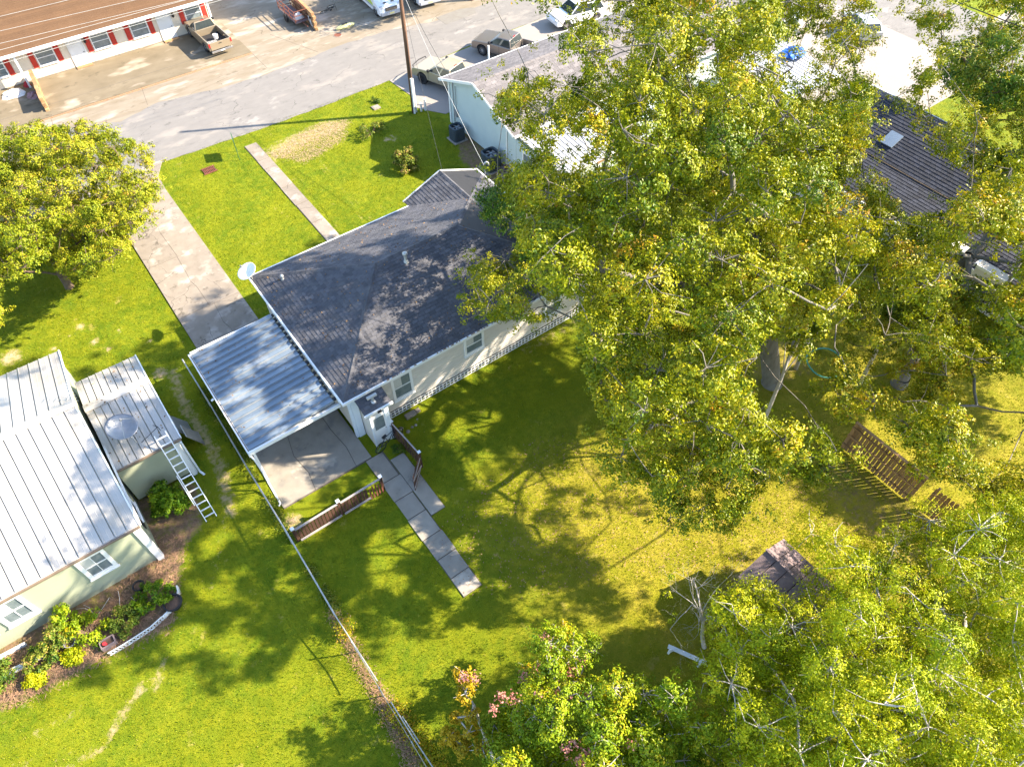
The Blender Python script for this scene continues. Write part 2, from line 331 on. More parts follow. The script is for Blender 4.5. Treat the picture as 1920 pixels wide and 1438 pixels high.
def sheet(name, polys, m, z, kind='structure', label=None):
    mb = MB()
    for p in polys: mb.add([(x, y, z) for x, y in p]+[(x, y, -.12) for x, y in p], [tuple(range(len(p)))]+[(i, len(p)+i, len(p)+(i+1) % len(p), (i+1) % len(p)) for i in range(len(p))])
    o = mb.build(name, m); recalc(o); return tag(o, kind=kind)
def rect(x0, x1, y0, y1): return [(x0, y0), (x1, y0), (x1, y1), (x0, y1)]
def wob(pts, a, k=6):           # irregular edge: subdivide and jitter
    out = []
    for p, q in zip(pts, pts[1:]+pts[:1]):
        for i in range(k): t = i/k; out.append((p[0]+(q[0]-p[0])*t+rnd.uniform(-a, a)*(i > 0), p[1]+(q[1]-p[1])*t+rnd.uniform(-a, a)*(i > 0)))
    return out
low = [(-80, 45.2), (4.9, 45.0), (5.6, 45.9), (9.1, 45.75), (12.8, 45.6), (17, 45.6), (22.4, 45.8), (24, 46.0), (30, 46.5), (37, 46.7), (60, 46.7)]
upl = [(60, 51.7), (37.7, 51.6), (30.6, 51.5), (26.2, 52.5), (22.4, 52.6), (19.4, 52.3), (15.8, 52.0), (11.7, 52.3), (8, 53.1), (5, 52.2), (1.9, 53.6), (-4, 52.8), (-80, 52.6)]
def jit(pts, a=.12, k=10):
    o = []
    for p, q in zip(pts[:-1], pts[1:]):
        kk = max(1, min(k, int(math.hypot(q[0]-p[0], q[1]-p[1])/.5)))
        for i in range(kk): t = i/kk; o.append((p[0]+(q[0]-p[0])*t, p[1]+(q[1]-p[1])*t+rnd.uniform(-a, a)*(i > 0)))
    return o+[pts[-1]]
sheet('street', [jit(low, .05)+jit(upl, .10)], 'asphalt', .020)
PAVE.append((-80, 60, 45.85, 80))
sheet('street_patch', [gl([(818,34),(836,47),(893,26),(888,15),(862,18)])], 'asphalt_patch', .026)
sheet('side_street', [rect(59.2, 67.3, -60, 120)], 'asphalt', .030); PAVE.append((59.2, 67.3, -60, 120))
sheet('concrete_apron', [[(-80, 51)]+[(60, 51)]+[(60, 90), (-80, 90)]], 'apron', .012)
sheet('parking_lot', [rect(-25, 16.2, 55.63, 61.4)], 'lot', .10)
o = sheet('lot_kerb', [rect(-25, 16.2, 55.5, 55.63)], 'litter', .06)
mb = MB()
for (a, c_) in (((16.2, 52.9), (16.2, 55.5)), ((7.2, 53.2), (7.6, 55.5)), ((1.0, 53.8), (1.2, 55.5)), ((20.4, 52.7), (18.6, 57.5)), ((26.2, 52.6), (24, 57.5)), ((-25, 57.2), (16.2, 57.2))):
    z_ = .103 if a[1] == 57.2 else .016
    mb.box(min(a[0], c_[0]), max(a[0], c_[0])+.03 if a[0] == c_[0] else max(a[0], c_[0]), a[1], a[1]+.035, z_-.004, z_) if a[1] == c_[1] else mb.bar((*a, z_-.01), (*c_, z_-.01), .03, .02)
tag(mb.build('pavement_joints', 'joint'), kind='structure')
sheet('pale_yard', [[(47.6, 37.5), (59.2, 38.5), (59.2, 19.8), (50.2, 19.8), (50.2, 22), (45.3, 22), (45.3, 30.9), (47.6, 30.9)]], 'pale_concrete', .03); PAVE.append((45.3, 59.2, 19.8, 38.5))
sheet('parking_pad', [[(22.7, 45.75), (22.9, 43), (22.3, 41.6), (22.9, 40.6), (23.6, 39.6), (60, 39.6), (60, 46.8), (40, 46.75), (24, 46.05)]], 'pale_concrete', .035); PAVE.append((22.7, 60, 39.6, 46.8))
sheet('corner_driveway', [rect(67.3, 90, 10, 24.5), rect(70.5, 90, 24.5, 40)], 'pale_concrete', .03)
# slabs laid one by one
def slabs(root, cells, m, z=.055, name='slab', gap=.018):
    for (x0, x1, y0, y1) in cells:
        dz = rnd.uniform(-.006, .006); mb = MB().box(x0+gap, x1-gap, y0+gap, y1-gap, -.08, z+dz); mb.build(name, m, root, bevel=.012)
dr = sheet('driveway', [rect(1.35, 4.78, 27.0, 45.9)], 'joint', .03); ORG[dr.name] = Vector()
ce = [27.0, 31.6, 36.4, 43.0]
def piece(root, poly, m, z, name='slab'):
    o = MB().add([(x, y, z) for x, y in poly]+[(x, y, -.08) for x, y in poly], [tuple(range(len(poly)))]+[(i, len(poly)+i, len(poly)+(i+1) % len(poly), (i+1) % len(poly)) for i in range(len(poly))]).build(name, m, root); return recalc(o)
for y0, y1 in zip(ce[:-1], ce[1:]):
    xm = 3.0+rnd.uniform(-.25, .35); ym = (y0+y1)/2; a_, b_ = rnd.uniform(-.18, .18), rnd.uniform(-.18, .18)
    L_ = [(xm+a_, y0+.012), (xm, ym-.6), (xm+b_, ym), (xm-.06, ym+.7), (xm+a_*.6, y1-.012)]
    piece(dr, [(1.36, y0+.012)]+[(x-.008, y) for x, y in L_]+[(1.36, y1-.012)], 'concrete', .055+rnd.uniform(-.004, .004)); piece(dr, [(x+.008, y) for x, y in L_]+[(4.77, y1-.012), (4.77, y0+.012)], 'concrete', .055+rnd.uniform(-.004, .004))
sheet('driveway_flare', [[(1.35, 43.02), (4.78, 43.02), (4.9, 44.6), (5.7, 46.1), (0.3, 46.1), (1.1, 44.6)]], 'concrete', .05)
PAVE.append((1.3, 4.85, 17, 46))
fw = sheet('front_walk', [rect(10.62, 11.48, 28.9, 44.3)], 'joint', .03); ORG[fw.name] = Vector()
ce = [28.9, 30.3, 32.4, 34.5, 36.6, 38.7, 40.8, 42.2, 44.3]
slabs(fw, [(10.62+rnd.uniform(-.03, .03), 11.48+rnd.uniform(-.03, .03), a, c_) for a, c_ in zip(ce[:-1], ce[1:])], 'concrete'); PAVE.append((10.58, 11.52, 28, 44.4))
cs = sheet('carport_floor', [rect(.92, 5.3, 17.9, 27.0)], 'joint', .03); ORG[cs.name] = Vector()
def piece(root, poly, m, z, name='slab'):
    o = MB().add([(x, y, z) for x, y in poly]+[(x, y, -.08) for x, y in poly], [tuple(range(len(poly)))]+[(i, len(poly)+i, len(poly)+(i+1) % len(poly), (i+1) % len(poly)) for i in range(len(poly))]).build(name, m, root); return recalc(o)
piece(cs, [(.92, 17.95), (2.45, 17.95), (2.6, 18.9), (2.45, 20.1), (2.75, 21.5), (2.6, 23.5), (2.65, 27), (.92, 27)], 'concrete_grey', .062)
piece(cs, [(2.475, 17.95), (4.5, 17.95), (4.62, 19.1), (4.5, 20.4), (4.55, 27), (2.675, 27), (2.625, 23.5), (2.775, 21.5), (2.475, 20.1), (2.625, 18.9)], 'concrete_grey', .060)
piece(cs, [(4.525, 17.95), (5.3, 17.95), (5.3, 27), (4.575, 27), (4.525, 20.4), (4.645, 19.1)], 'concrete_grey', .063)
PAVE.append((.9, 5.35, 17.85, 27.5))
bw = sheet('back_walk', [rect(4.97, 5.88, 9.95, 17.9), rect(5.9, 6.62, 13.8, 17.3)], 'joint', .025); ORG[bw.name] = Vector()
ce = [9.95, 10.9, 11.9, 13.0, 14.2, 15.3, 16.4, 17.9]
slabs(bw, [(4.97+rnd.uniform(-.05, .05), 5.88+rnd.uniform(-.05, .05), a, c_) for a, c_ in zip(ce[:-1], ce[1:])], 'concrete_grey', .05, gap=.02)
slabs(bw, [(5.9, 6.62, 13.8, 17.3)], 'concrete_grey', .055); PAVE.append((4.95, 6.65, 13.75, 18.3)); PAVE.append((4.95, 5.9, 9.9, 14))
PAVE += [(5, 19.4, 19.2, 28.8), (23.1, 50, 27.5, 39.6), (-30, -4, 18.8, 29.6), (-4, -1.4, 21.9, 27.3), (14.4, 19.4, 28, 29.3)]
def pave_mask(x, y):
    k = np.ones(x.shape, bool)
    for a, b_, c_, d_ in PAVE: k &= ~((x > a) & (x < b_) & (y > c_) & (y < d_))
    return k

# ================================================================ leaf / blade meshes in numpy
def tri_mesh(name, V, F, m, attr=None, parent=None):
    me = bpy.data.meshes.new(name); k = F.shape[1]
    me.vertices.add(len(V)); me.vertices.foreach_set('co', V.astype(np.float32).ravel())
    me.loops.add(F.size); me.loops.foreach_set('vertex_index', F.astype(np.int32).ravel())
    me.polygons.add(len(F)); me.polygons.foreach_set('loop_start', np.arange(0, F.size, k, dtype=np.int32)); me.update()
    if attr is not None: a = me.attributes.new('tint', 'FLOAT', 'POINT'); a.data.foreach_set('value', attr.astype(np.float32))
    me.materials.append(M[m]); o = bpy.data.objects.new(name, me); S.collection.objects.link(o)
    if parent: o.parent = parent
    return o
def unit(v): return v/np.maximum(np.linalg.norm(v, axis=-1, keepdims=True), 1e-9)
def leaf_mesh(name, C, N, size, tint, m, parent=None, aspect=.55, org=None):
    k = len(C); t = unit(np.cross(N, rng.normal(size=(k, 3)))); s_ = np.cross(N, t)
    L = (size*rng.uniform(.7, 1.3, k))[:, None] if not np.isscalar(size) else (size*rng.uniform(.7, 1.3, k))[:, None]
    W = L*aspect*.5; fold = W*.5
    V = np.stack([C-t*L*.5, C+s_*W+N*fold, C+t*L*.5-N*L*.12, C-s_*W+N*fold], 1).reshape(-1, 3)
    if org is not None: V = V-np.asarray(org)
    i = np.arange(k)[:, None]*4; F = np.concatenate([i+np.array([[0, 2, 1]]), i+np.array([[0, 3, 2]])], 1).reshape(-1, 3)
    return tri_mesh(name, V, F, m, np.repeat(tint, 4), parent)
# grass: loose blades standing on the lawn, thick near the camera
def grass(n, x0, x1, y0, y1):
    x = rng.uniform(x0, x1, n); y = rng.uniform(y0, y1, n); q = PX(np.stack([x, y, 0*x], -1))
    k = (q[:, 0] > -60) & (q[:, 0] < 1980) & (q[:, 1] > -40) & (q[:, 1] < 1500) & pave_mask(x, y); return x[k], y[k]
gxs = [grass(620000, -12, 34, -7, 47), grass(60000, 34, 60, 0, 40)]
x = np.concatenate([g_[0] for g_ in gxs]); y = np.concatenate([g_[1] for g_ in gxs])
dry, soil, gold = field(x, y); keep = rng.random(len(x)) > np.clip(dry*.75+soil*1.2, 0, .97); x, y, gold, dry = x[keep], y[keep], gold[keep], dry[keep]
k = len(x); a = rng.uniform(0, 2*np.pi, k); h = rng.uniform(.035, .085, k); wd = rng.uniform(.008, .016, k); ln = rng.uniform(.01, .06, k); b2 = rng.uniform(0, 2*np.pi, k)
V = np.stack([np.stack([x-np.cos(a)*wd, y-np.sin(a)*wd, 0*x], -1), np.stack([x+np.cos(a)*wd, y+np.sin(a)*wd, 0*x], -1), np.stack([x+np.cos(b2)*ln, y+np.sin(b2)*ln, h], -1)], 1).reshape(-1, 3)
M['grass_blade'] = leafmat('grass_blade', [(0, (.03, .09, .003)), (.45, (.15, .22, .004)), (.8, (.30, .31, .006)), (1, (.48, .38, .12))], .5, .3)
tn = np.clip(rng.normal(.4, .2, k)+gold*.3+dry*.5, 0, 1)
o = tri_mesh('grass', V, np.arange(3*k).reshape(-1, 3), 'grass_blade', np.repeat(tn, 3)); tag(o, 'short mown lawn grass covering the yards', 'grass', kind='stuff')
def scatter(name, poly, n, m, label, cat, ln_=(.06, .16), wd_=(.008, .02), z=.02, zr=.04):
    p = np.array(gl(poly)); x = rng.uniform(p[:, 0].min(), p[:, 0].max(), n*4); y = rng.uniform(p[:, 1].min(), p[:, 1].max(), n*4)
    k = inpoly(np.stack([x, y], -1), [tuple(q) for q in p]); x = x[k][:n]; y = y[k][:n]; k = len(x); x = x+rng.normal(0, .14, k); y = y+rng.normal(0, .14, k)
    a = rng.uniform(0, np.pi*2, k); L = rng.uniform(*ln_, k)/2; Wd = rng.uniform(*wd_, k)/2; zz = z+rng.uniform(0, zr, k); z2 = zz+rng.uniform(-.015, .03, k)
    c_, s_ = np.cos(a), np.sin(a)
    V = np.stack([np.stack([x-c_*L, y-s_*L, zz], -1), np.stack([x-s_*Wd, y+c_*Wd, zz+.008], -1), np.stack([x+c_*L, y+s_*L, z2], -1), np.stack([x+s_*Wd, y-c_*Wd, zz+.004], -1)], 1).reshape(-1, 3)
    o = tri_mesh(name, V, np.arange(4*k).reshape(-1, 4), m); return tag(o, label, cat, kind='stuff')
scatter('dry_straw', [(505,292),(545,262),(600,232),(655,225),(645,262),(600,292),(570,306),(540,300)], 6500, 'straw', 'pinkish dry straw patch on the front lawn beside the concrete walk', 'straw')
scatter('leaf_litter', [(300,1010),(350,1000),(330,1120),(325,1175),(205,1232),(150,1262),(80,1300),(0,1335),(0,1240),(200,1130)], 7000, 'litter', 'brown dead stems and litter in the flower bed behind the sage house', 'litter', (.05, .25), (.01, .03), .02, .08)
scatter('fence_litter', [(618,1145),(632,1148),(680,1240),(712,1290),(752,1340),(795,1438),(765,1438),(725,1350),(665,1240)], 3200, 'litter', 'strip of dry brown weeds and leaves along the wire fence', 'litter', (.05, .15), (.01, .03), .02, .12)
scatter('fallen_leaves', [(1000,820),(1500,830),(1680,1060),(1300,1080),(880,1120),(820,1000)], 2600, 'litter', 'scattered fallen brown leaves on the back lawn', 'leaves', (.04, .09), (.03, .05), .05, .03)

# ================================================================ shingled roofs
def clip(poly, cp):
    for i in range(len(cp)):
        a, b_ = cp[i], cp[(i+1) % len(cp)]; out = []
        def sd(p): return (b_[0]-a[0])*(p[1]-a[1])-(b_[1]-a[1])*(p[0]-a[0])
        for j in range(len(poly)):
            p, q = poly[j], poly[(j+1) % len(poly)]; sp, sq = sd(p), sd(q)
            if sp >= 0: out.append(p)
            if (sp >= 0) != (sq >= 0): t = sp/(sp-sq); out.append((p[0]+(q[0]-p[0])*t, p[1]+(q[1]-p[1])*t))
        poly = out
        if len(poly) < 3: return []
    return poly
def shingles(face, joined, expo=.19, tab=.32, th=.016, full=None):
    P = [Vector(p) for p in face]; nn = Vector()
    for i in range(len(P)): nn += P[i].cross(P[(i+1) % len(P)])
    if nn.z < 0: P.reverse(); nn = -nn
    nn.normalize(); up = (Vector((0, 0, 1))-nn*nn.z).normalized(); h = up.cross(nn).normalized(); O = P[0]
    q = [((p-O).dot(h), (p-O).dot(up)) for p in P]
    x0, x1 = min(a[0] for a in q), max(a[0] for a in q); y0, y1 = min(a[1] for a in q), max(a[1] for a in q)
    j = 0; v = y0
    while v < y1:
        u = x0-(tab/2 if j % 2 else 0)-rnd.uniform(0, .04)
        while u < x1:
            g_ = .006; r_ = [(u+g_, v), (u+tab-g_, v), (u+tab-g_, v+expo), (u+g_, v+expo)]; c_ = clip(r_, q)
            if c_:
                lift = rnd.uniform(0, .004)
                isfull = len(c_) == 4 and abs(c_[0][0]-r_[0][0]) < 1e-6 and abs(c_[2][0]-r_[2][0]) < 1e-6 and abs(c_[2][1]-r_[2][1]) < 1e-6 and abs(c_[0][1]-v) < 1e-6
                if isfull and full is not None: full.append((O+h*(u+tab/2)+up*(v+expo/2)+nn*lift, h, up, nn))
                else:
                    k = len(c_); top = [O+h*a+up*b_+nn*(lift+.004+th*(1-(b_-v)/expo)) for a, b_ in c_]; bot = [O+h*a+up*b_ for a, b_ in c_]
                    joined.add(top+bot, [tuple(range(k))]+[(i, k+i, k+(i+1) % k, (i+1) % k) for i in range(k)])
            u += tab
        v += expo; j += 1
_sh = {}
def shingle_mesh(expo, tab, th, m):
    key = (expo, tab, th, m)
    if key not in _sh:
        w2, e2 = tab/2-.006, expo/2
        o = MB().add([(-w2, -e2, 0), (w2, -e2, 0), (w2, e2, 0), (-w2, e2, 0), (-w2, -e2, .004+th), (w2, -e2, .004+th), (w2, e2, .004), (-w2, e2, .004)],
                     [(4,5,6,7),(0,1,5,4),(1,2,6,5),(2,3,7,6),(3,0,4,7)])
        me = bpy.data.meshes.new('shingle'); me.from_pydata(o.v, [], o.f); me.materials.append(M[m]); _sh[key] = me
    return _sh[key]
def roof(root, faces, m, mj, expo=.19, tab=.32, th=.016, nbest=0, deck='dark', name='roof', deck_t=.1):
    full = []; J = MB(); D = MB()
    for f in faces:
        shingles(f, J, expo, tab, th, full if nbest else None)
        P = [Vector(p) for p in f]; nn = Vector()
        for i in range(len(P)): nn += P[i].cross(P[(i+1) % len(P)])
        if nn.z < 0: P.reverse(); nn = -nn
        D.slab([p-Vector((0, 0, .003)) for p in P], nn, deck_t)
    rf = D.build(name, deck, root)
    if nbest:
        full.sort(key=lambda a: (a[0]-Vector((0, 0, CAMZ))).length*(1.6-.8*max(0, a[3].dot((Vector((0, 0, CAMZ))-a[0]).normalized()))))
        pass
        best, rest = full[:nbest], full[nbest:]; me = shingle_mesh(expo, tab, th, m); og = ORG[root.name]
        for c_, h, up, nn in best:
            o = bpy.data.objects.new('shingle', me); S.collection.objects.link(o); o.parent = rf
            o.matrix_local = Matrix(((h.x, up.x, nn.x, c_.x-og.x), (h.y, up.y, nn.y, c_.y-og.y), (h.z, up.z, nn.z, c_.z-og.z), (0, 0, 0, 1)))
        for c_, h, up, nn in rest:
            w2, e2 = tab/2-.006, expo/2
            J.add([c_+h*a+up*b_+nn*z for a, b_, z in ((-w2,-e2,0),(w2,-e2,0),(w2,e2,0),(-w2,e2,0),(-w2,-e2,.004+th),(w2,-e2,.004+th),(w2,e2,.004),(-w2,e2,.004))], [(4,5,6,7),(0,1,5,4),(1,2,6,5),(2,3,7,6),(3,0,4,7)])
    tag(J.build('shingles', mj, rf), kind='stuff')
    return rf
def caps(root, rf, segs, m, step=.3, wd=.26):
    for a, b_ in segs:
        a, b_ = Vector(a), Vector(b_); L = (b_-a).length; k = int(L/step); d_ = (b_-a)/L
        for i in range(k):
            p = a+d_*(i*L/k); q = a+d_*((i+1)*L/k+.03)
            x = d_.cross(Vector((0, 0, 1))).normalized(); t = .035
            MB().add([p-x*wd/2+Vector((0,0,-.045)), p+Vector((0,0,t)), p+x*wd/2+Vector((0,0,-.045)), q-x*wd/2+Vector((0,0,-.055)), q+Vector((0,0,t-.012)), q+x*wd/2+Vector((0,0,-.055))], [(0,1,4,3),(1,2,5,4),(0,2,1),(3,4,5)]).build('ridge_cap', m, rf)
def window(root, x0, x1, y, z0, z1, n=(0, -1), fr='white_paint', gl_='window_glass', fw=.10, bars=(0, 1), axis='x', sill=True):
    """window on a wall facing n; x0..x1 along the wall"""
    def bx(mb, a0, a1, d0, d1, c0, c1):
        s_ = n[1] if axis == 'x' else n[0]
        if axis == 'x': mb.box(a0, a1, y+s_*d0, y+s_*d1, c0, c1)
        else: mb.box(y+s_*d0, y+s_*d1, a0, a1, c0, c1)
    f = MB(); bx(f, x0, x0+fw, .0, .055, z0, z1); bx(f, x1-fw, x1, 0, .055, z0, z1); bx(f, x0+fw, x1-fw, 0, .055, z1-fw, z1); bx(f, x0+fw, x1-fw, 0, .055, z0, z0+fw)
    if sill: bx(f, x0-.03, x1+.03, 0, .10, z0-.05, z0)
    wn = f.build('window', fr, root)
    nv, nh = bars; mb = MB()
    for i in range(nh): c_ = z0+fw+(z1-z0-2*fw)*(i+1)/(nh+1); bx(mb, x0+fw, x1-fw, .012, .045, c_-.022, c_+.022)
    for i in range(nv): c_ = x0+fw+(x1-x0-2*fw)*(i+1)/(nv+1); bx(mb, c_-.012, c_+.012, .012, .036, z0+fw, z1-fw)
    if nv or nh: mb.build('glazing_bar', fr, wn)
    for i in range(nh+1):
        c0 = z0+fw+(z1-z0-2*fw)*i/(nh+1); c1 = z0+fw+(z1-z0-2*fw)*(i+1)/(nh+1)
        p = MB(); bx(p, x0+fw, x1-fw, .004, .014+.004*i, c0, c1); p.build('pane', gl_, wn)
    if axis == 'x' and y < 30:
        c_ = (z0+z1)/2; p = MB(); bx(p, x0+fw+.01, x0+fw+(x1-x0-2*fw)*.48, .0195, .0225, c_+.03, z1-fw-.01); p.build('curtain', 'curtain', wn)
    return wn
# ================================================================ MAIN HOUSE
E_ = 3.08; SL = .39
house = thing('shingled_house', 'cream house with dark shingled hip roof and white lattice at its foot', 'house', (5.3, 19.3, 0))
W1 = MB().box(5.35, 19.0, 19.35, 28.6, .42, 3.04).box(14.65, 19.0, 28.61, 29.1, .42, 3.04)
W1.add([(14.65, 29.1, 3.04), (19.0, 29.1, 3.04), (16.83, 29.1, 3.86), (14.65, 28.9, 3.04), (19.0, 28.9, 3.04), (16.83, 28.9, 3.86)], [(0,1,2),(5,4,3),(0,2,5,3),(2,1,4,5)])
W1.build('wall', 'siding', house)
mb = MB()
z = .62
while z < 3.0:                                            # clapboard shadow lines
    mb.box(5.8, 19.0, 19.338, 19.35, z, z+.02).box(5.338, 5.35, 19.35, 28.6, z, z+.02).box(19.0, 19.012, 19.35, 28.6, z, z+.02); z += .2
tag(mb.build('clapboard_edges', 'siding', house), kind='stuff')
MB().box(5.42, 18.93, 19.42, 28.5, 0, .42).build('crawl_space', 'dark', house)
R1, R2, V_ = (9.85, 23.97, 4.98), (14.4, 23.97, 4.98), (16.83, 26.42, 4.03)
faces = [[(5.1, 28.85, E_), (5.1, 19.1, E_), R1], [(5.1, 19.1, E_), (19.27, 19.1, E_), R2, R1],
         [(5.1, 28.85, E_), (14.4, 28.85, E_), V_, R2, R1], [(14.4, 29.35, E_), (14.4, 28.85, E_), V_, (16.83, 29.35, 4.03)],
         [(19.27, 19.1, E_), (19.27, 29.35, E_), (16.83, 29.35, 4.03), V_, R2]]
rf = roof(house, faces, 'shingle', 'shingle_joined', nbest=290)
up = lambda p, d=.02: (p[0], p[1], p[2]+d)
caps(house, rf, [(up((5.2, 28.7, 3.14)), up(R1)), (up((5.2, 19.2, 3.12)), up(R1)), (up(R1), up(R2)), (up((19.2, 19.2, 3.12)), up(R2)), (up(R2), up(V_)), (up(V_), up((16.83, 29.33, 4.03)))], 'shingle')
f = MB().box(5.02, 5.1, 19.02, 28.93, 2.96, 3.10).box(5.1, 19.3, 19.02, 19.1, 2.96, 3.10).box(5.1, 14.4, 28.85, 28.93, 2.96, 3.10).box(19.27, 19.35, 19.1, 29.35, 2.96, 3.1)
f.bar((14.36, 29.38, 3.06), (16.83, 29.38, 4.02), .05, .14).bar((16.83, 29.38, 4.02), (19.3, 29.38, 3.06), .05, .14)
f.build('fascia', 'white_paint', house)
mb = MB()
for i in range(60):                                       # dirt and leaves caught in the rear gutter
    x = rnd.uniform(7, 13.5); mb.box(x, x+rnd.uniform(.03, .12), 19.03, 19.07, 3.10, 3.10+rnd.uniform(.01, .03))
tag(mb.build('gutter_leaves', 'litter', house), kind='stuff')
window(house, 7.5, 8.6, 19.35, 1.02, 2.66, bars=(0, 1), fw=.13)
window(house, 11.5, 12.66, 19.35, 1.46, 2.69, bars=(0, 1), fw=.13)
window(house, 16.4, 17.5, 19.35, 1.02, 2.66, bars=(0, 1), fw=.13)
lat = MB()
x = 7.15
while x < 18.9: lat.box(x, x+.05, 19.28, 19.30, .03, .44); x += .21
for z in (.03, .21, .39): lat.box(7.1, 18.95, 19.265, 19.28, z, z+.05)
lat.build('lattice', 'white_paint', house)
MB().box(5.3, 5.42, 19.28, 19.42, 0, 3.0).box(18.9, 19.04, 19.27, 19.4, 0, 3.0).build('corner_board', 'trim_blue', house)
MB().box(5.43, 5.74, 19.24, 19.34, 0, 3.0).build('wall_end', 'trim_blue', house)
# vents on the roof
def vent(x, y, z, r, h):
    v = MB().lathe([(r*1.9, -.08), (r*1.5, .04), (r, .08), (r, h)], (x, y, z), 12).build('vent_pipe', 'galvanised', house, smooth=True)
    MB().lathe([(r*1.2, h-.02), (r*1.75, h+.02), (r*1.7, h+.09), (r*.8, h+.15), (0, h+.16)], (x, y, z), 12).build('vent_cap', 'galvanised', v, smooth=True)
vent(11.15, 23.45, 4.80, .075, .42)
vent(6.25, 27.2, 3.54, .05, .16)
# lean-to utility shed at the rear corner
sh = MB().box(5.78, 6.74, 18.34, 19.34, 0, 2.66)
sh.build('lean_to_wall', 'siding', house)
rs = roof(house, [[(5.58, 18.2, 2.74), (6.92, 18.2, 2.74), (6.92, 19.1, 2.98), (5.58, 19.1, 2.98)]], 'shingle', 'shingle_joined', name='lean_to_roof', deck_t=.05)
MB().box(5.54, 6.96, 18.12, 18.19, 2.64, 2.76).build('lean_to_fascia', 'white_paint', house)
dd = MB().box(5.86, 6.52, 18.30, 18.336, .12, 2.2).build('door', 'white_paint', house)
MB().box(5.94, 6.44, 18.285, 18.298, 1.2, 2.05).build('pane', 'window_glass', dd)
MB().cyl((6.44, 18.27, 1.1), .025, .03, 8, 1).build('handle', 'chrome', dd)
MB().box(5.78, 5.86, 18.27, 18.336, 0, 2.6).box(6.52, 6.74, 18.27, 18.336, 0, 2.6).build('door_frame', 'trim_blue', house)
MB().box(6.86, 6.98, 18.98, 19.1, 2.50, 2.66).build('floodlight', 'dark', house)
MB().box(6.16, 6.34, 18.05, 18.12, 2.62, 2.72).build('floodlight', 'dark', house)
v = MB().lathe([(.06, 0), (.06, .3)], (6.26, 18.62, 2.84), 10).build('flue', 'galvanised', house); MB().cyl((6.02, 18.64, 3.16), .085, .46, 10, 0).build('flue_tee', 'galvanised', v)
MB().lathe([(.16, -.04), (.07, .04)], (6.26, 18.62, 2.86), 10).build('flashing', 'galvanised', house)
# service mast
ms = thing('service_mast', 'grey conduit mast with hooked weatherhead standing at the front roof edge', 'mast', (19.05, 28.2, 3.0))
MB().tube([(19.05, 28.2, 1.6), (19.05, 28.2, 4.15)], .035, 8).build('mast', 'galvanised', ms)
MB().tube([(19.05, 28.2, 4.12), (19.06, 28.2, 4.26), (19.14, 28.15, 4.33), (19.22, 28.1, 4.27), (19.24, 28.08, 4.12)], [.05, .055, .055, .05, .045], 8).build('weatherhead', 'galvanised', ms, smooth=True)

# dishes ---------------------------------------------------------------
def dish(name, label, c, r, aim, m, foot, mesh=False, depth=.22):
    t = thing(name, label, 'satellite dish', foot); aim = Vector(aim).normalized(); q = aim.to_track_quat('Z', 'Y').to_matrix()
    pf = [(0, 0)]+[(r*k/7, depth*r*(k/7)**2*1.6) for k in range(1, 8)]+[(r*1.0, depth*r*1.6-.02)]+[(r*k/7, depth*r*(k/7)**2*1.6-.02) for k in range(6, 0, -1)]
    MB().lathe(pf, c, 28, q).build('reflector', m, t, smooth=True)
    c = Vector(c); fx = c+aim*r*1.25
    MB().tube([c-aim*.02, Vector(foot)+Vector((0, 0, .3)), foot], .03, 8).build('mount', 'galvanised', t)
    ed = [c+q @ Vector((r*.92*math.cos(a), r*.92*math.sin(a), depth*r*1.4)) for a in ((R(90), R(210), R(330)) if mesh else (R(-90),))]
    mb = MB()
    for e in ed: mb.tube([e, fx], .014, 6)
    mb.build('feed_arm', 'galvanised', t); MB().tube([fx-aim*.10, fx+aim*.03], [.05, .04], 8).build('feed_horn', 'plastic_grey', t)
    return t
dish('satellite_dish', 'white satellite dish on the front left corner of the dark shingled roof', (5.08, 28.56, 3.60), .50, (-.35, .0, .9), 'white_paint', (5.15, 28.6, 3.1))

# carport ----------------------------------------------------------------
cp = thing('carport', 'flat metal carport with blue-grey ribbed roof against the dark shingled house', 'carport', (.9, 19.4, 0))
y = 19.55; k = 18; st = (26.15-19.55)/k
def cz(x): return 2.60+(x-.85)/(4.92-.85)*.26
for i in range(k):
    y0 = 19.55+i*st; mb = MB(); x0, x1 = .86, 4.86+rnd.uniform(-.02, .01); e = .006
    prof = [(y0+e, .0), (y0+.03, .0), (y0+.04, .10), (y0+.08, .10), (y0+.09, .0), (y0+st*.5, .012), (y0+st-e, 0)]
    n_ = len(prof); mb.add([(x0, a, cz(x0)+b_) for a, b_ in prof]+[(x1, a, cz(x1)+b_) for a, b_ in prof]+[(x0, a, cz(x0)+b_-.012) for a, b_ in prof]+[(x1, a, cz(x1)+b_-.012) for a, b_ in prof],
        [(j, n_+j, n_+j+1, j+1) for j in range(n_-1)]+[(2*n_+j, 2*n_+j+1, 3*n_+j+1, 3*n_+j) for j in range(n_-1)]+[(j, j+1, 2*n_+j+1, 2*n_+j) for j in range(n_-1)]+[(n_+j, 3*n_+j, 3*n_+j+1, n_+j+1) for j in range(n_-1)])
    mb.build('roof_panel', 'metal_blue_shaded', cp)
    sm = MB().add([(x0, y0+.010, cz(x0)+.008), (x1, y0+.010, cz(x1)+.008), (x1, y0+.026, cz(x1)+.03), (x0, y0+.026, cz(x0)+.03), (x0, y0+.092, cz(x0)+.03), (x1, y0+.092, cz(x1)+.03), (x1, y0+.112, cz(x1)+.008), (x0, y0+.112, cz(x0)+.008)], [(0,1,2,3),(4,5,6,7)]).build('seam_shade', 'plastic_grey', cp)  # grey strips beside the rib: seam shadow and dirt line put in as colour
    MB().box(x1+.01, x1+.10+rnd.uniform(0, .05), y0+.09, y0+.09+rnd.uniform(.14, .22), cz(x1)-.02, cz(x1)+.06+rnd.uniform(0, .01)).build('closure_block', 'dark', cp)
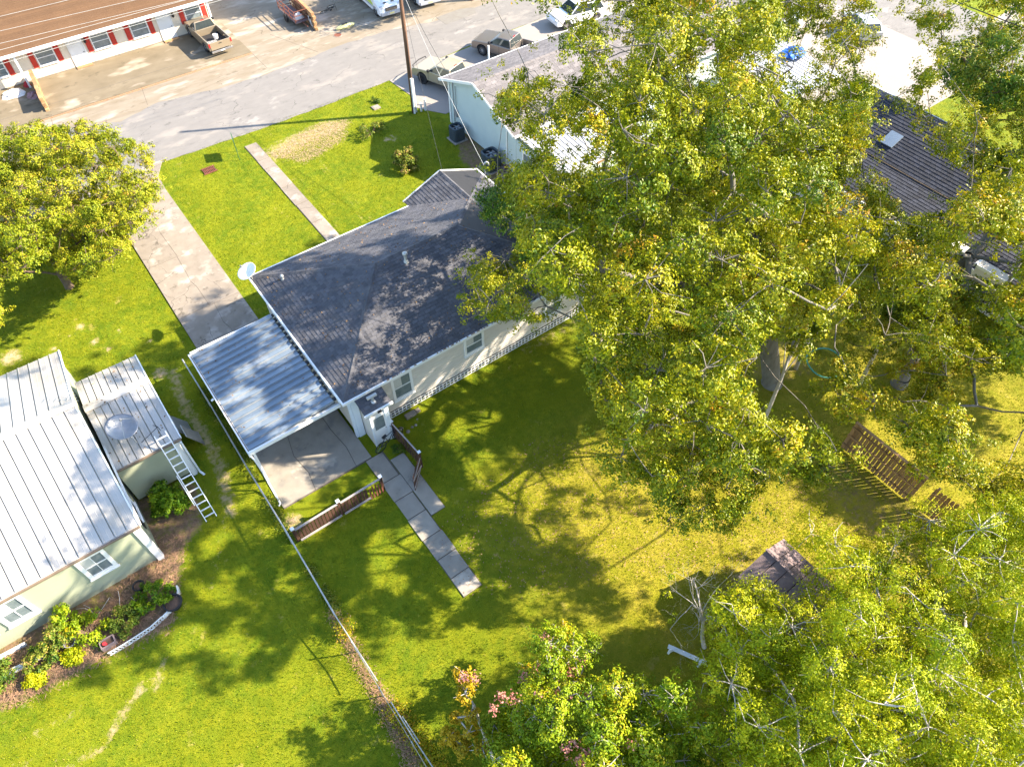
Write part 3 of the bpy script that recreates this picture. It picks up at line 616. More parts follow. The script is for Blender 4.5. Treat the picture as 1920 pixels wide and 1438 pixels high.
MB().box(.74, .855, 19.42, 26.25, 2.44, 2.62).box(.86, 5.0, 26.16, 26.24, 2.55, 2.72).box(.74, 5.05, 19.44, 19.54, 2.5, 2.69).build('gutter', 'white_paint', cp)
MB().box(.80, .84, 19.55, 26.1, 2.622, 2.63).build('gutter_dirt', 'gutter', cp)
mb = MB().box(5.02, 5.10, 19.4, 26.2, 2.80, 2.95); mb.build('ledger', 'trim_blue', cp)
for yy in (19.62, 22.6, 25.9): MB().box(.92, 1.02, yy, yy+.1, 0, 2.55).build('post', 'white_paint', cp)
MB().tube([(.80, 19.46, 2.45), (.86, 19.4, 2.2), (.92, 19.38, 1.2), (.92, 19.2, .5), (.90, 18.2, .10), (.80, 18.15, .06)], .045, 6).build('downspout', 'white_paint', cp)
MB().tube([(.72, 23.2, 2.5), (.60, 23.2, 2.45)], .05, 6).build('downspout', 'white_paint', cp)
for yy in (19.66, 22.6, 25.9): MB().box(.95, 5.0, yy, yy+.1, 2.38, 2.53).build('beam', 'white_paint', cp)

# ================================================================ SAGE HOUSE (left)
sg = thing('sage_house', 'sage green house with white ribbed metal roof at the left edge', 'house', (-12, 18.8, 0))
MB().box(-22, -4.12, 18.85, 29.5, .3, 2.95).box(-22, -4.12, 18.9, 29.4, 0, .28).add([(-4.12, 18.85, 2.96), (-4.12, 29.5, 2.96), (-4.12, 24.2, 4.78), (-22, 18.85, 2.96), (-22, 29.5, 2.96), (-22, 24.2, 4.78)], [(0,1,2),(5,4,3)]).build('wall', 'sage', sg)
MB().box(-3.98, -1.45, 21.95, 27.3, .25, 2.7).build('wall', 'sage', sg)
def ribbed(root, P00, P10, P01, P11, k, m, name='roof_panel', rib=.028, minor=2):
    """sheet metal roof: k panels side by side from edge P00-P01 to P10-P11; P0x low edge, P1x high edge ... u across, v up slope"""
    A, B, C_, D = map(Vector, (P00, P10, P01, P11)); nn = (B-A).cross(C_-A).normalized()
    if nn.z < 0: nn = -nn
    for i in range(k):
        a, b_ = i/k, (i+1)/k; e = .012
        def pt(s_, v): return (A+(B-A)*s_)*(1-v)+(C_+(D-C_)*s_)*v
        L = (B-A).length/k; prof = [(e/L/1, 0), (.06, 0), (.09, rib), (.16, rib), (.19, 0)]
        for q in range(minor): c_ = .19+(.81)*(q+1)/(minor+1); prof += [(c_-.03, 0), (c_, rib*.28), (c_+.03, 0)]
        prof += [(1-e/L, 0)]
        n_ = len(prof); vs = []
        for v in (0, 1):
            for dz in (0, -.012): vs += [pt(a+(b_-a)*s_, v)+nn*(h+dz) for s_, h in prof]
        MB().add(vs, [(j, j+1, 2*n_+j+1, 2*n_+j) for j in range(n_-1)]+[(n_+j, 3*n_+j, 3*n_+j+1, n_+j+1) for j in range(n_-1)]+[(j, n_+j, n_+j+1, j+1) for j in range(n_-1)]+[(2*n_+j, 2*n_+j+1, 3*n_+j+1, 3*n_+j) for j in range(n_-1)]).build(name, m, root)
ribbed(sg, (-22, 18.7, 3.0), (-3.96, 18.7, 3.0), (-22, 24.15, 4.88), (-3.96, 24.15, 4.88), 40, 'metal_roof', minor=1)
ribbed(sg, (-22, 29.66, 2.98), (-3.96, 29.66, 2.98), (-22, 24.25, 4.88), (-3.96, 24.25, 4.88), 40, 'metal_roof', minor=1)
ribbed(sg, (-3.95, 21.85, 2.78), (-1.22, 21.85, 2.78), (-3.95, 25.15, 3.32), (-1.22, 25.15, 3.32), 9, 'metal_roof', minor=1)
ribbed(sg, (-3.95, 27.4, 2.86), (-1.22, 27.4, 2.86), (-3.95, 25.25, 3.32), (-1.22, 25.25, 3.32), 9, 'metal_roof', minor=1)
def vcap(a, b_, w_, dz, m='metal_roof'):
    a, b_ = Vector(a), Vector(b_); x = (b_-a).cross(Vector((0, 0, 1))).normalized()*w_; t = Vector((0, 0, dz)); d2 = Vector((0, 0, -.012))
    MB().add([a-x, a+t, a+x, b_-x, b_+t, b_+x, a-x+d2, a+t+d2, a+x+d2, b_-x+d2, b_+t+d2, b_+x+d2], [(0,1,4,3),(1,2,5,4),(6,9,10,7),(7,10,11,8),(0,3,9,6),(2,8,11,5),(0,6,7,1),(1,7,8,2),(3,4,10,9),(4,5,11,10)]).build('ridge_cap', m, sg)
vcap((-22, 24.2, 4.87), (-3.94, 24.2, 4.87), .2, .075); vcap((-3.95, 25.2, 3.33), (-1.2, 25.2, 3.33), .22, .05)
MB().box(-3.95, -3.88, 18.72, 24.2, 2.9, 3.0).build('rake_end', 'white_paint', sg)
MB().bar((-3.93, 18.7, 2.98), (-3.93, 24.2, 4.86), .05, .12).bar((-3.93, 29.66, 2.96), (-3.93, 24.2, 4.86), .05, .12).bar((-1.2, 21.85, 2.76), (-1.2, 25.2, 3.3), .05, .12).bar((-1.2, 27.4, 2.84), (-1.2, 25.2, 3.3), .05, .12).build('rake_trim', 'white_paint', sg)
MB().box(-22, -3.95, 18.60, 18.68, 2.90, 2.985).build('gutter', 'gutter', sg); MB().box(-3.94, -1.22, 21.75, 21.83, 2.68, 2.765).build('gutter', 'gutter', sg)
MB().box(-22, -3.95, 18.69, 18.84, 2.82, 2.93).build('soffit', 'white_paint', sg); MB().box(-3.94, -1.25, 21.84, 21.94, 2.6, 2.72).build('soffit', 'white_paint', sg)
MB().box(-4.30, -4.07, 18.78, 18.84, 0, 2.85).box(-4.11, -4.05, 18.85, 19.05, 0, 2.85).build('corner_board', 'white_paint', sg)
MB().box(-1.62, -1.42, 21.88, 21.94, 0, 2.65).box(-1.44, -1.38, 21.95, 22.15, 0, 2.65).build('corner_board', 'white_paint', sg)
MB().tube([(-1.28, 21.9, 2.7), (-1.3, 21.82, 2.5), (-1.3, 21.8, .2), (-1.2, 21.6, .06)], .05, 6).build('downspout', 'trim_blue', sg)
MB().box(-4.11, -4.07, 19.9, 20.9, .9, 2.4).build('shutter', 'dark', sg)
window(sg, -6.54, -5.46, 18.84, 1.20, 2.70, bars=(1, 1), fw=.15)
window(sg, -9.60, -8.50, 18.84, 1.10, 2.72, bars=(1, 1), fw=.15)
window(sg, -11.2, -10.0, 18.84, 1.10, 2.72, bars=(1, 1), fw=.15)
window(sg, 20.1, 21.2, -4.10, 1.2, 2.6, n=(1, 0), axis='y', fw=.12)
dish('mesh_satellite_dish', 'big grey satellite dish lying back on the ribbed roof above the ladder', (-2.95, 22.95, 3.62), .62, (.25, -.2, .93), 'tin_grey', (-2.75, 22.5, 2.95), mesh=True)
an = thing('tv_antenna', 'small white bent aerial bracket on the roof ridge of the sage house', 'antenna', (-3.95, 24.6, 4.7))
MB().tube([(-3.9, 24.6, 4.6), (-3.9, 24.6, 5.1)], .02, 6).build('mast', 'white_paint', an)
mb = MB()
for i in range(7): z_ = 4.66+i*.08; mb.tube([(-4.06-.02*i, 24.4+.09*i, z_), (-3.9, 24.5+.09*i, z_+.04), (-3.78, 24.42+.1*i, z_)], .013, 5)
mb.build('element', 'galvanised', an)
ld = thing('ladder', 'long white aluminium extension ladder leaning on the low metal roof', 'ladder', (-1.8, 19.3, 0))
A0, A1 = Vector((-2.03, 19.35, .02)), Vector((-2.03, 22.05, 3.35)); dx = Vector((.46, 0, 0))
MB().bar(A0, A1, .035, .085).build('rail', 'white_paint', ld); MB().bar(A0+dx, A1+dx, .035, .085).build('rail', 'white_paint', ld)
for i in range(13):
    t = (i+.6)/13.2; p = A0+(A1-A0)*t; MB().bar(p+Vector((.02, 0, 0)), p+dx-Vector((.02, 0, 0)), .045, .04).build('rung', 'white_paint', ld)
B0 = A0+(A1-A0)*.20+Vector((-.06, -.02, .05)); B1 = A0+(A1-A0)*.55+Vector((-.06, -.02, .05))
MB().bar(B0, B1, .03, .07).build('rail', 'white_paint', ld)
tn_ = thing('roof_antenna', 'thin rod aerial lying across the low metal roof behind the big dish', 'antenna', (-1.7, 22.4, 3))
MB().tube([(-2.6, 22.35, 3.02), (-1.75, 22.55, 3.22)], .014, 5).build('rod', 'dark', tn_)
MB().tube([(-1.9, 22.9, 3.05), (-1.75, 22.55, 3.22), (-1.72, 22.3, 3.2)], .014, 5).build('element', 'dark', tn_)
for i, (x, y_, s_, lab) in enumerate(((-.95, 24.3, .62, 'grey metal sheet leaning on the side wall of the sage house'), (-.75, 23.6, .42, 'smaller rusty grey metal sheet beside the larger leaning one'))):
    t = thing('leaning_sheet', lab, 'metal sheet', (x, y_, 0), 'sheets by the side wall')
    MB().slab([(x-.3, y_-s_, 1.1), (x+.2, y_-s_, .02), (x+.2, y_+s_, .02), (x-.3, y_+s_*.8, 1.1)], (.9, 0, .42), .02).build('sheet', 'tin_grey' if i == 0 else 'concrete_grey', t)
    MB().bar((x-.3, y_-s_, 1.1), (x-.3, y_+s_*.8, 1.1), .04, .04).build('edge', 'galvanised', t)

# ================================================================ APARTMENT ROW (top left)
ap = thing('apartment_row', 'long low cream apartment row with brown roof and red shutters', 'building', (-3, 61.3, 0))
MB().box(-25, 15.35, 61.3, 72, 0, 2.55).build('wall', 'stucco_cream', ap)
MB().box(-25, 15.4, 61.27, 61.298, .0, .16).build('footing', 'concrete', ap)
AF = [[(-25.5, 60.3, 2.62), (15.7, 60.3, 2.62), (15.7, 66.7, 4.6), (-25.5, 66.7, 4.6)], [(-25.5, 73, 2.62), (15.7, 73, 2.62), (15.7, 66.7, 4.6), (-25.5, 66.7, 4.6)]]
for f_ in AF: MB().slab(f_, (0, -1 if f_[0][1] < 66 else 1, 3), .1).build('roof', 'brown_roof', ap)
mb = MB()
for j in range(30):
    v = (j+.5)/30; y_ = 60.3+6.4*v; z_ = 2.62+1.98*v
    mb.add([(-25.4, y_, z_+.006), (15.65, y_, z_+.006), (15.65, y_+.208, z_+.066), (-25.4, y_+.208, z_+.066), (-25.4, y_, z_), (15.65, y_, z_)], [(0,1,2,3),(4,5,1,0)])
tag(mb.build('shingle_courses', 'brown_roof', ap), kind='stuff')
MB().box(-25.5, 15.75, 60.16, 60.29, 2.48, 2.66).box(15.71, 15.79, 60.3, 66.7, 2.5, 2.62).build('gutter', 'white_paint', ap)
for x in (-1.0, 2.4, 6.35, 9.3, 13.55, -4.4, -8.2, -11.5): window(ap, x+.02, x+1.33, 61.3, .92, 2.02, fw=.07, bars=(0, 1))
for x in (-1.0, 2.4, 6.35, 9.3, 13.55, -4.4, -8.2, -11.5):
    for xx in (x-.40, x+1.37):
        s_ = MB().box(xx, xx+.36, 61.24, 61.29, .9, 2.06); s_.build('shutter', 'red_shutter', ap)
for x in (4.75, 11.45, -2.6):
    d_ = MB().box(x, x+.95, 61.262, 61.29, .12, 2.12).build('door', 'white_paint', ap)
    MB().box(x-.09, x-.01, 61.24, 61.30, .1, 2.2).box(x+.96, x+1.04, 61.24, 61.30, .1, 2.2).box(x-.09, x+1.04, 61.24, 61.30, 2.125, 2.2).build('door_frame', 'white_paint', ap)
    MB().cyl((x+.86, 61.22, 1.05), .03, .04, 8, 1).build('handle', 'dark', d_)
    MB().box(x-.1, x+1.05, 60.9, 61.26, .10, .17).build('doorstep', 'brick_orange', ap)
    lt = MB().lathe([(.05, 0), (.09, .06), (.09, .26), (.03, .34)], (x+1.22, 61.2, 1.62), 8).build('porch_lamp', 'dark', ap)
for x in (1.05, 15.2, -13): MB().box(x, x+.14, 60.35, 60.49, .1, 2.5).build('post', 'white_paint', ap)
def block_wall(name, label, p, q, h, m):
    t = thing(name, label, 'wall', (p[0], p[1], 0)); a, b_ = Vector((*p, 0)), Vector((*q, 0)); L = (b_-a).length; d_ = (b_-a)/L; x = Vector((d_.y, -d_.x, 0)); ang = math.atan2(d_.y, d_.x)
    me = MB().box(-.235, .235, -.12, .12, -.105, .105); o0 = None; z = .13; j = 0
    while z < h:
        s_ = .24+(.24 if j % 2 else 0)
        while s_ < L:
            c_ = a+d_*s_+Vector((0, 0, z))+x*rnd.uniform(-.012, .012)
            if o0 is None: o0 = me.build('brick', m, t, bevel=.01, local=True); o = o0; o.location = c_-ORG[t.name]; o.rotation_euler = (0, 0, ang)
            else: inst(o0.data, 'brick', t, c_, (0, 0, ang))
            s_ += .485
        z += .222; j += 1
    return t
block_wall('block_wall', 'low wall of orange-tan blocks across the forecourt, with junk piled beside it', (1.28, 56.4), (1.66, 60.9), 1.1, 'brick_orange')
block_wall('block_wall', 'orange-tan block wall beside the rusty trailer near the vans', (21.9, 55.8), (22.2, 60.6), 1.35, 'brick_orange')

# ================================================================ BLUE HOUSE
bh = thing('long_grey_roof_house', 'long pale blue house with light grey gable roof behind the oak', 'house', (23.3, 38.4, 0))
MB().box(23.35, 47.5, 31.0, 38.5, .05, 3.0).add([(23.35, 38.5, 3.0), (23.35, 31.0, 3.0), (23.35, 34.75, 4.4), (23.5, 38.5, 3.0), (23.5, 31.0, 3.0), (23.5, 34.75, 4.4)], [(0,1,2),(5,4,3)]).box(23.35, 33, 28.0, 30.98, .05, 2.6).build('wall', 'pale_blue', bh)
BF = [[(22.95, 38.95, 3.12), (48.6, 38.95, 3.12), (48.6, 34.95, 4.60), (22.95, 34.95, 4.60)], [(22.95, 30.7, 3.12), (48.6, 30.7, 3.12), (48.6, 34.95, 4.60), (22.95, 34.95, 4.60)]]
rb = roof(bh, BF, 'shingle_grey', 'shingle_grey', expo=.26, tab=.42, th=.012, deck='white_paint')
caps(bh, rb, [((22.97, 34.95, 4.63), (48.6, 34.95, 4.63))], 'shingle_grey', step=.4)
MB().bar((22.9, 39.0, 3.08), (22.9, 34.95, 4.56), .05, .16).bar((22.9, 34.95, 4.56), (22.9, 30.7, 3.06), .05, .16).box(22.95, 48.6, 38.97, 39.05, 3.0, 3.12).box(22.95, 48.6, 30.6, 30.68, 3.0, 3.12).build('fascia', 'white_paint', bh)
MB().box(23.29, 23.34, 38.36, 38.52, .05, 2.95).box(23.29, 23.34, 31.9, 32.0, .05, 3.2).build('corner_board', 'white_paint', bh)
mb = MB().tube([(23.28, 37.9, .3), (23.28, 37.9, 3.2)], .03, 6).tube([(23.28, 37.6, 1.0), (23.28, 37.6, 3.1)], .02, 6).box(23.2, 23.34, 37.5, 37.75, .9, 1.35); mb.build('meter_conduit', 'plastic_grey', bh)
window(bh, 29.2, 30.3, 23.34, .9, 2.2, n=(-1, 0), axis='y', fw=.1)
MB().tube([(27.2, 39.3, 2.9), (27.2, 39.3, 3.9)], .06, 8).build('stack_pipe', 'white_paint', bh)
ribbed(bh, (23.3, 26.5, 2.62), (28.9, 26.5, 2.62), (23.3, 32.3, 3.0), (28.9, 32.3, 3.0), 17, 'metal_white', name='patio_roof_panel', minor=0, rib=.035)
MB().box(23.25, 28.95, 26.4, 26.48, 2.5, 2.64).build('patio_gutter', 'white_paint', bh)
MB().box(26.0, 28.9, 26.42, 26.5, 2.3, 2.48).build('patio_beam', 'brick_orange', bh)
for x in (23.5, 26.2, 28.8): MB().box(x, x+.1, 26.55, 26.65, 0, 2.5).build('post', 'white_paint', bh)
def ac(c, s_, lab):
    t = thing('air_conditioner', lab, 'air conditioner', c, 'air conditioners beside the pale blue wall'); x, y, z = c; h = 1.05*s_; r = .46*s_
    MB().box(x-r*1.2, x+r*1.2, y-r*1.2, y+r*1.2, 0, .08).build('pad', 'pale_concrete', t, bevel=.01)
    sq = lambda rr, zz: [(x+rr*math.copysign(abs(math.cos(a))**.45, math.cos(a)), y+rr*math.copysign(abs(math.sin(a))**.45, math.sin(a)), zz) for a in [2*math.pi*k/20 for k in range(20)]]
    mb = MB(); R_ = [sq(r, .08), sq(r, h), sq(r*.86, h+.04), sq(r*.8, h-.08)]
    mb.add([p for q in R_ for p in q], [(i*20+k, i*20+(k+1) % 20, (i+1)*20+(k+1) % 20, (i+1)*20+k) for i in range(3) for k in range(20)]); mb.build('casing', 'ac_blue', t)
    lv = MB()
    for k in range(11): lv.add([p for q in (sq(r*1.015, .16+k*.082*s_), sq(r*1.015, .185+k*.082*s_)) for p in q], [(j, (j+1) % 20, 20+(j+1) % 20, 20+j) for j in range(20)])
    tag(lv.build('louvres', 'dark', t), kind='stuff')
    MB().cyl((x, y, h-.14), r*.8, .02, 20).build('fan_guard', 'dark', t)
    mb = MB()
    for k in range(5):
        a = k*math.tau/5; mb.add([(x+.05*math.cos(a), y+.05*math.sin(a), h-.10), (x+r*.7*math.cos(a), y+r*.7*math.sin(a), h-.12), (x+r*.72*math.cos(a+.7), y+r*.72*math.sin(a+.7), h-.07), (x+.05*math.cos(a+.7), y+.05*math.sin(a+.7), h-.08)], [(0,1,2,3)])
    mb.build('fan_blade', 'plastic_grey', t); MB().cyl((x, y, h-.12), .09, .08, 10).build('motor', 'metal_blue_shaded', t)
ac((22.55, 36.55, 0), .95, 'dark blue air conditioner nearer the road by the pale blue wall')
ac((22.5, 32.55, 0), 1.15, 'larger dark blue air conditioner by the pale blue wall, nearest the dark roof')
jt = thing('scrap_wood', 'grey scrap boards heaped beside the larger air conditioner', 'scrap wood', (22.6, 31.6, 0))
for i in range(7):
    a = rnd.uniform(-.6, .8); x, y = 22.7+rnd.uniform(-.5, .4), 31.5+rnd.uniform(-.5, .5); MB().bar((x-.55*math.cos(a), y-.55*math.sin(a), .05+i*.03), (x+.55*math.cos(a), y+.55*math.sin(a), .12+i*.045), .1, .025).build('board', 'plank_grey', jt)

# ================================================================ DARK ROOF HOUSE (right)
dh = thing('dark_roof_house', 'house with dark blue-black shingle roof between the oak and the side street', 'house', (42.3, 12, 0))
MB().box(39.4, 44.8, 9.0, 20.6, 0, 2.9).box(36.2, 39.38, 4.0, 20.5, 0, 2.15).build('wall', 'siding', dh)
rd = roof(dh, [[(38.9, 8.6, 3.0), (38.9, 21.2, 3.0), (42.2, 21.2, 4.45), (42.2, 8.6, 4.45)], [(45.4, 8.6, 3.0), (45.4, 21.2, 3.0), (42.2, 21.2, 4.45), (42.2, 8.6, 4.45)], [(35.9, 3.6, 2.2), (35.9, 20.9, 2.2), (38.88, 20.9, 2.94), (38.88, 3.6, 2.94)]], 'shingle_shaded', 'shingle_shaded', expo=.22, tab=.36, th=.02)
caps(dh, rd, [((42.2, 8.6, 4.48), (42.2, 21.2, 4.48))], 'shingle_shaded', step=.4)
MB().box(38.84, 38.88, 8.6, 21.2, 2.95, 3.0).build('fascia', 'gutter', dh)
MB().box(45.42, 45.5, 8.6, 21.2, 2.9, 3.02).bar((38.9, 21.24, 2.98), (42.2, 21.24, 4.43), .05, .14).bar((45.4, 21.24, 2.98), (42.2, 21.24, 4.43), .05, .14).build('fascia', 'white_paint', dh)
MB().box(35.8, 35.88, 3.6, 20.9, 2.08, 2.22).build('fascia', 'white_paint', dh)
MB().slab([(39.7, 16.2, 3.46), (40.6, 16.2, 3.86), (40.6, 17.0, 3.86), (39.7, 17.0, 3.46)], (-.4, 0, 1), .06).build('skylight', 'metal_blue_shaded', dh)
for y0, y1, x in ((8.3, 9.3, 35.6), (6.2, 7.7, 35.3)):
    MB().box(x-.1, x+.5, y0, y1, 2.3, 3.0).build('dormer_wall', 'siding', dh)
    MB().box(x-.16, x-.101, y0-.08, y1+.08, 2.9, 3.06).box(x-.16, x+.5, y0-.14, y0-.01, 2.9, 3.06).box(x-.16, x+.5, y1+.01, y1+.14, 2.9, 3.06).build('dormer_trim', 'white_paint', dh)
window(dh, 5.1, 6.0, 36.19, 1.0, 2.3, n=(-1, 0), axis='y', fw=.1)
window(dh, 8.4, 9.2, 35.495, 2.35, 2.85, n=(-1, 0), axis='y', fw=.06, bars=(1, 0))
# white metal patio roof right of the long house
pt = thing('white_patio_cover', 'white ribbed metal patio cover seen through gaps in the oak', 'patio cover', (43, 26, 0))
ribbed(pt, (40.6, 24.0, 2.6), (45.6, 24.0, 2.6), (40.6, 29.5, 2.9), (45.6, 29.5, 2.9), 14, 'metal_white', minor=0)
MB().box(40.5, 45.7, 23.9, 23.98, 2.5, 2.64).build('gutter', 'white_paint', pt)
for x in (40.7, 45.4):
    for y in (24.2, 29.3): MB().box(x, x+.1, y, y+.1, 0, 2.5).build('post', 'white_paint', pt)

# ================================================================ GARDEN SHED
gs = thing('garden_shed', 'weathered plank-roofed garden shed beside the bottom right tree', 'shed', (15, 2, 0))
MB().box(13.75, 15.95, -1.0, 3.45, 0, 1.95).build('wall', 'fence_brown', gs)
MB().add([(13.75, 3.45, 1.96), (15.95, 3.45, 1.96), (14.9, 3.45, 2.4), (13.75, 3.3, 1.96), (15.95, 3.3, 1.96), (14.9, 3.3, 2.4)], [(0,1,2),(5,4,3),(0,2,5,3),(2,1,4,5)]).build('gable', 'plank_grey', gs)
y = 3.72
while y > -1.2:
    w_ = .52
    for sgn, xe, ze in ((1, 16.1, 1.98), (-1, 13.5, 1.95)):
        dz = rnd.uniform(0, .02); MB().slab([(14.9, y-w_+.015, 2.46+dz), (xe, y-w_+.015, ze+dz), (xe, y-.012, ze+dz), (14.9, y-.012, 2.46+dz)], (sgn*.4, 0, 1), .035).build('plank', 'plank_grey', gs)
    y -= w_
MB().bar((14.9, 3.74, 2.5), (14.9, -1.2, 2.5), .1, .04).build('ridge_board', 'plank_grey', gs)
bn = thing('garden_bench', 'pale grey plank bench under the bare tree', 'bench', (10.3, 3.1, 0))
MB().bar((10.05, 3.6, .46), (10.75, 2.3, .46), .16, .05).build('seat', 'trim_blue', bn)
for p in ((10.12, 3.46), (10.68, 2.44)): MB().box(p[0]-.12, p[0]+.12, p[1]-.04, p[1]+.04, 0, .43).build('leg', 'trim_blue', bn)

# ================================================================ FENCES
def picket_run(t, p, q, h, m, w_=.14, gap=.02, th=.02, top=None, lean=0, z0=.05, ragged=.02, side=0.):
    a, b_ = Vector((*p, 0)), Vector((*q, 0)); L = (b_-a).length; d_ = (b_-a)/L; ang = math.atan2(d_.y, d_.x); n_ = int(L/(w_+gap)); me = None; x = Vector((-d_.y, d_.x, 0))
    for i in range(n_):
        c_ = a+d_*((i+.5)*L/n_)+x*side; hh = h+rnd.uniform(-ragged, ragged)
        if me is None:
            k = w_/2-.0; me = bpy.data.meshes.new('picket'); mb = MB().add([(-k,-th/2,0),(k,-th/2,0),(k,th/2,0),(-k,th/2,0),(-k,-th/2,.93),(k,-th/2,.93),(k,th/2,.93),(-k,th/2,.93),(-k*.5,-th/2,1),(k*.5,-th/2,1),(k*.5,th/2,1),(-k*.5,th/2,1)],
                [(0,3,2,1),(0,1,5,4),(1,2,6,5),(2,3,7,6),(3,0,4,7),(4,5,9,8),(5,6,10,9),(6,7,11,10),(7,4,8,11),(8,9,10,11)])
            me.from_pydata(mb.v, [], mb.f); me.materials.append(M[m])
        inst(me, 'picket', t, c_+Vector((0, 0, z0)), (lean+rnd.uniform(-.015, .015), rnd.uniform(-.012, .012), ang), (1, 1, hh-z0))
wf = thing('board_fence', 'tall tan board fence on the right with its light showing through the gaps', 'fence', (23.05, 5.4, 0))
picket_run(wf, (23.05, 5.5), (23.05, 1.9), 1.95, 'fence_tan', .15, .028)
for y in (5.3, 3.6, 2.0): MB().box(23.09, 23.19, y-.05, y+.05, 0, 1.9).build('post', 'fence_tan', wf)
for z in (.35, 1.0, 1.6): MB().box(22.99, 23.035, 1.9, 5.5, z, z+.09).build('rail', 'fence_tan', wf)
MB().box(22.97, 23.12, 1.9, 5.5, 1.98, 2.01).build('cap_rail', 'fence_tan', wf)
wf2 = thing('board_fence', 'shorter tan board fence section lower down to the right, half under leaves', 'fence', (23.1, 1.4, 0))
picket_run(wf2, (23.1, 1.45), (23.3, -1.6), 1.8, 'fence_tan', .15, .028)
for z in (.35, 1.45): MB().bar((23.06, 1.45, z), (23.26, -1.6, z), .04, .09).build('rail', 'fence_tan', wf2)
for y in (1.35, -.2, -1.5): MB().box(23.2, 23.3, y-.05, y+.05, 0, 1.75).build('post', 'fence_tan', wf2)
# brown picket fence, gate leaf and side screen by the back walk
bf = thing('picket_fence', 'low dark brown picket fence between wire fence and back walk', 'fence', (.7, 16.1, 0))
picket_run(bf, (.72, 16.12), (4.15, 16.10), .92, 'fence_brown', .13, .02, ragged=.01)
for x, h in ((.74, 1.06), (2.85, 1.12), (4.9, 1.08)):
    p_ = MB().box(x-.055, x+.055, 16.13, 16.24, 0, h).build('post', 'fence_brown', bf); MB().box(x-.08, x+.08, 16.105, 16.265, h+.002, h+.05).build('post_cap', 'trim_blue', p_, bevel=.008)
for x0, x1 in ((.82, 2.78), (2.92, 4.85)): MB().bar((x0, 16.15, .96), (x1, 16.15, 1.0), .09, .04).build('top_rail', 'fence_top', bf); 
for x0, x1 in ((.85, 2.78), (2.92, 4.2)): MB().bar((x0, 16.0, .22), (x1, 16.0, .24), .08, .05).build('bottom_rail', 'fence_top', bf)
picket_run(bf, (4.18, 16.02), (4.88, 16.02), .95, 'rust', .07, .06, ragged=.10)
g1 = thing('side_screen', 'brown picket screen running from the lean-to to the open gate', 'fence', (6.8, 18.2, 0))
picket_run(g1, (6.72, 18.35), (6.86, 16.15), 1.15, 'fence_brown', .11, .06)
for z in (.3, .95): MB().bar((6.76, 18.35, z), (6.90, 16.15, z), .03, .07).build('rail', 'fence_brown', g1)
MB().bar((6.72, 18.35, 1.17), (6.86, 16.15, 1.17), .06, .03).build('cap_rail', 'fence_top', g1)
for p in ((6.74, 18.3), (6.88, 16.15)):
    q = MB().box(p[0]-.05, p[0]+.05, p[1]-.05, p[1]+.05, 0, 1.24).build('post', 'fence_brown', g1); MB().box(p[0]-.07, p[0]+.07, p[1]-.07, p[1]+.07, 1.242, 1.28).build('post_cap', 'trim_blue', q)
g2 = thing('gate', 'open brown picket gate standing across the back walk slab', 'gate', (6.8, 16.1, 0))
picket_run(g2, (6.82, 16.08), (5.98, 15.25), 1.15, 'fence_brown', .11, .03)
for z in (.3, .9): MB().bar((6.84, 16.06, z), (6.0, 15.23, z), .03, .07).build('rail', 'fence_top', g2)
MB().bar((6.84, 16.06, .3), (6.0, 15.23, .9), .03, .06).build('brace', 'fence_top', g2)
# wire fence with galvanised top rail
cf = thing('wire_fence', 'long galvanised wire fence with round top rail between the two yards', 'fence', (.5, 16, 0))
mb = MB(); pts = [(.46, 27.6, 1.18), (.5, 24, 1.17), (.47, 20, 1.19), (.5, 16.2, 1.18), (.46, 11.9, 1.16)]
MB().tube(pts, .032, 8).build('top_rail', 'galvanised', cf)
MB().tube([(.46, 11.9, 1.15), (.52, 10, .98), (.55, 8.9, 1.0)], .022, 6).build('top_rail', 'galvanised', cf); MB().tube([(.58, 8.0, 1.0), (.6, 6.6, 1.0), (.75, 3.0, 1.0)], .022, 6).build('top_rail', 'galvanised', cf)
MB().tube([(.66, 7.4, .8), (.7, 6.3, .9)], .02, 6).build('top_rail', 'galvanised', cf)
for y in (27.6, 25, 22.2, 19.3, 16.2, 13.4, 10.6, 8.6, 6.4, 4): MB().tube([(.48, y, 0), (.48, y, 1.2)], .028, 8).build('post', 'galvanised', cf)
mb = MB(); y = 27.5
while y > 4:
    mb.bar((.48, y, .03), (.48, y-.9 if y > 4.9 else 4, 1.14), .006, .006); mb.bar((.485, y, 1.14), (.485, y-.9 if y > 4.9 else 4, .03), .006, .006); y -= .16
tag(mb.build('wire_mesh', 'galvanised', cf), kind='stuff')
# ================================================================ VEHICLES (local: x forward, y left)
def arch(xc, r, zb, n=8): return [(xc-r*math.cos(math.pi*k/n), zb+max(0, r*math.sin(math.pi*k/n))) for k in range(n+1)]
def wheels(t, xs, y, r=.37, wd=.24, rimc='chrome'):
    for xc in xs:
        for s_ in (-1, 1):
            yo = s_*y; mb = MB(); q = Matrix.Rotation(R(90), 3, 'X')
            w_ = mb.lathe([(r*.55, -wd/2), (r*.9, -wd/2), (r, -wd/2+.03), (r, wd/2-.03), (r*.9, wd/2), (r*.55, wd/2)], (xc, yo, r), 20, q).build('wheel', 'rubber', t, local=True)
            rb_ = MB(); face = yo+s_*(wd/2-.025)
            rb_.cyl((xc, min(face, face-s_*.02), r), r*.3, .02, 12, 1)
            for k in range(6):
                a = k*math.pi/3; rb_.bar((xc, face, r), (xc+r*.58*math.cos(a), face, r+r*.58*math.sin(a)), .05, .02, (0, 1, 0))
            rb_.lathe([(r*.50, -.02), (r*.60, -.02), (r*.60, .02), (r*.50, .02)], (xc, face, r), 16, q); rb_.build('rim', rimc, w_, local=True)
            MB().cyl((xc, yo-s_*wd*.6-.02, r), r*.6, .03, 14, 1).build('brake_disc', 'dark', w_, local=True)
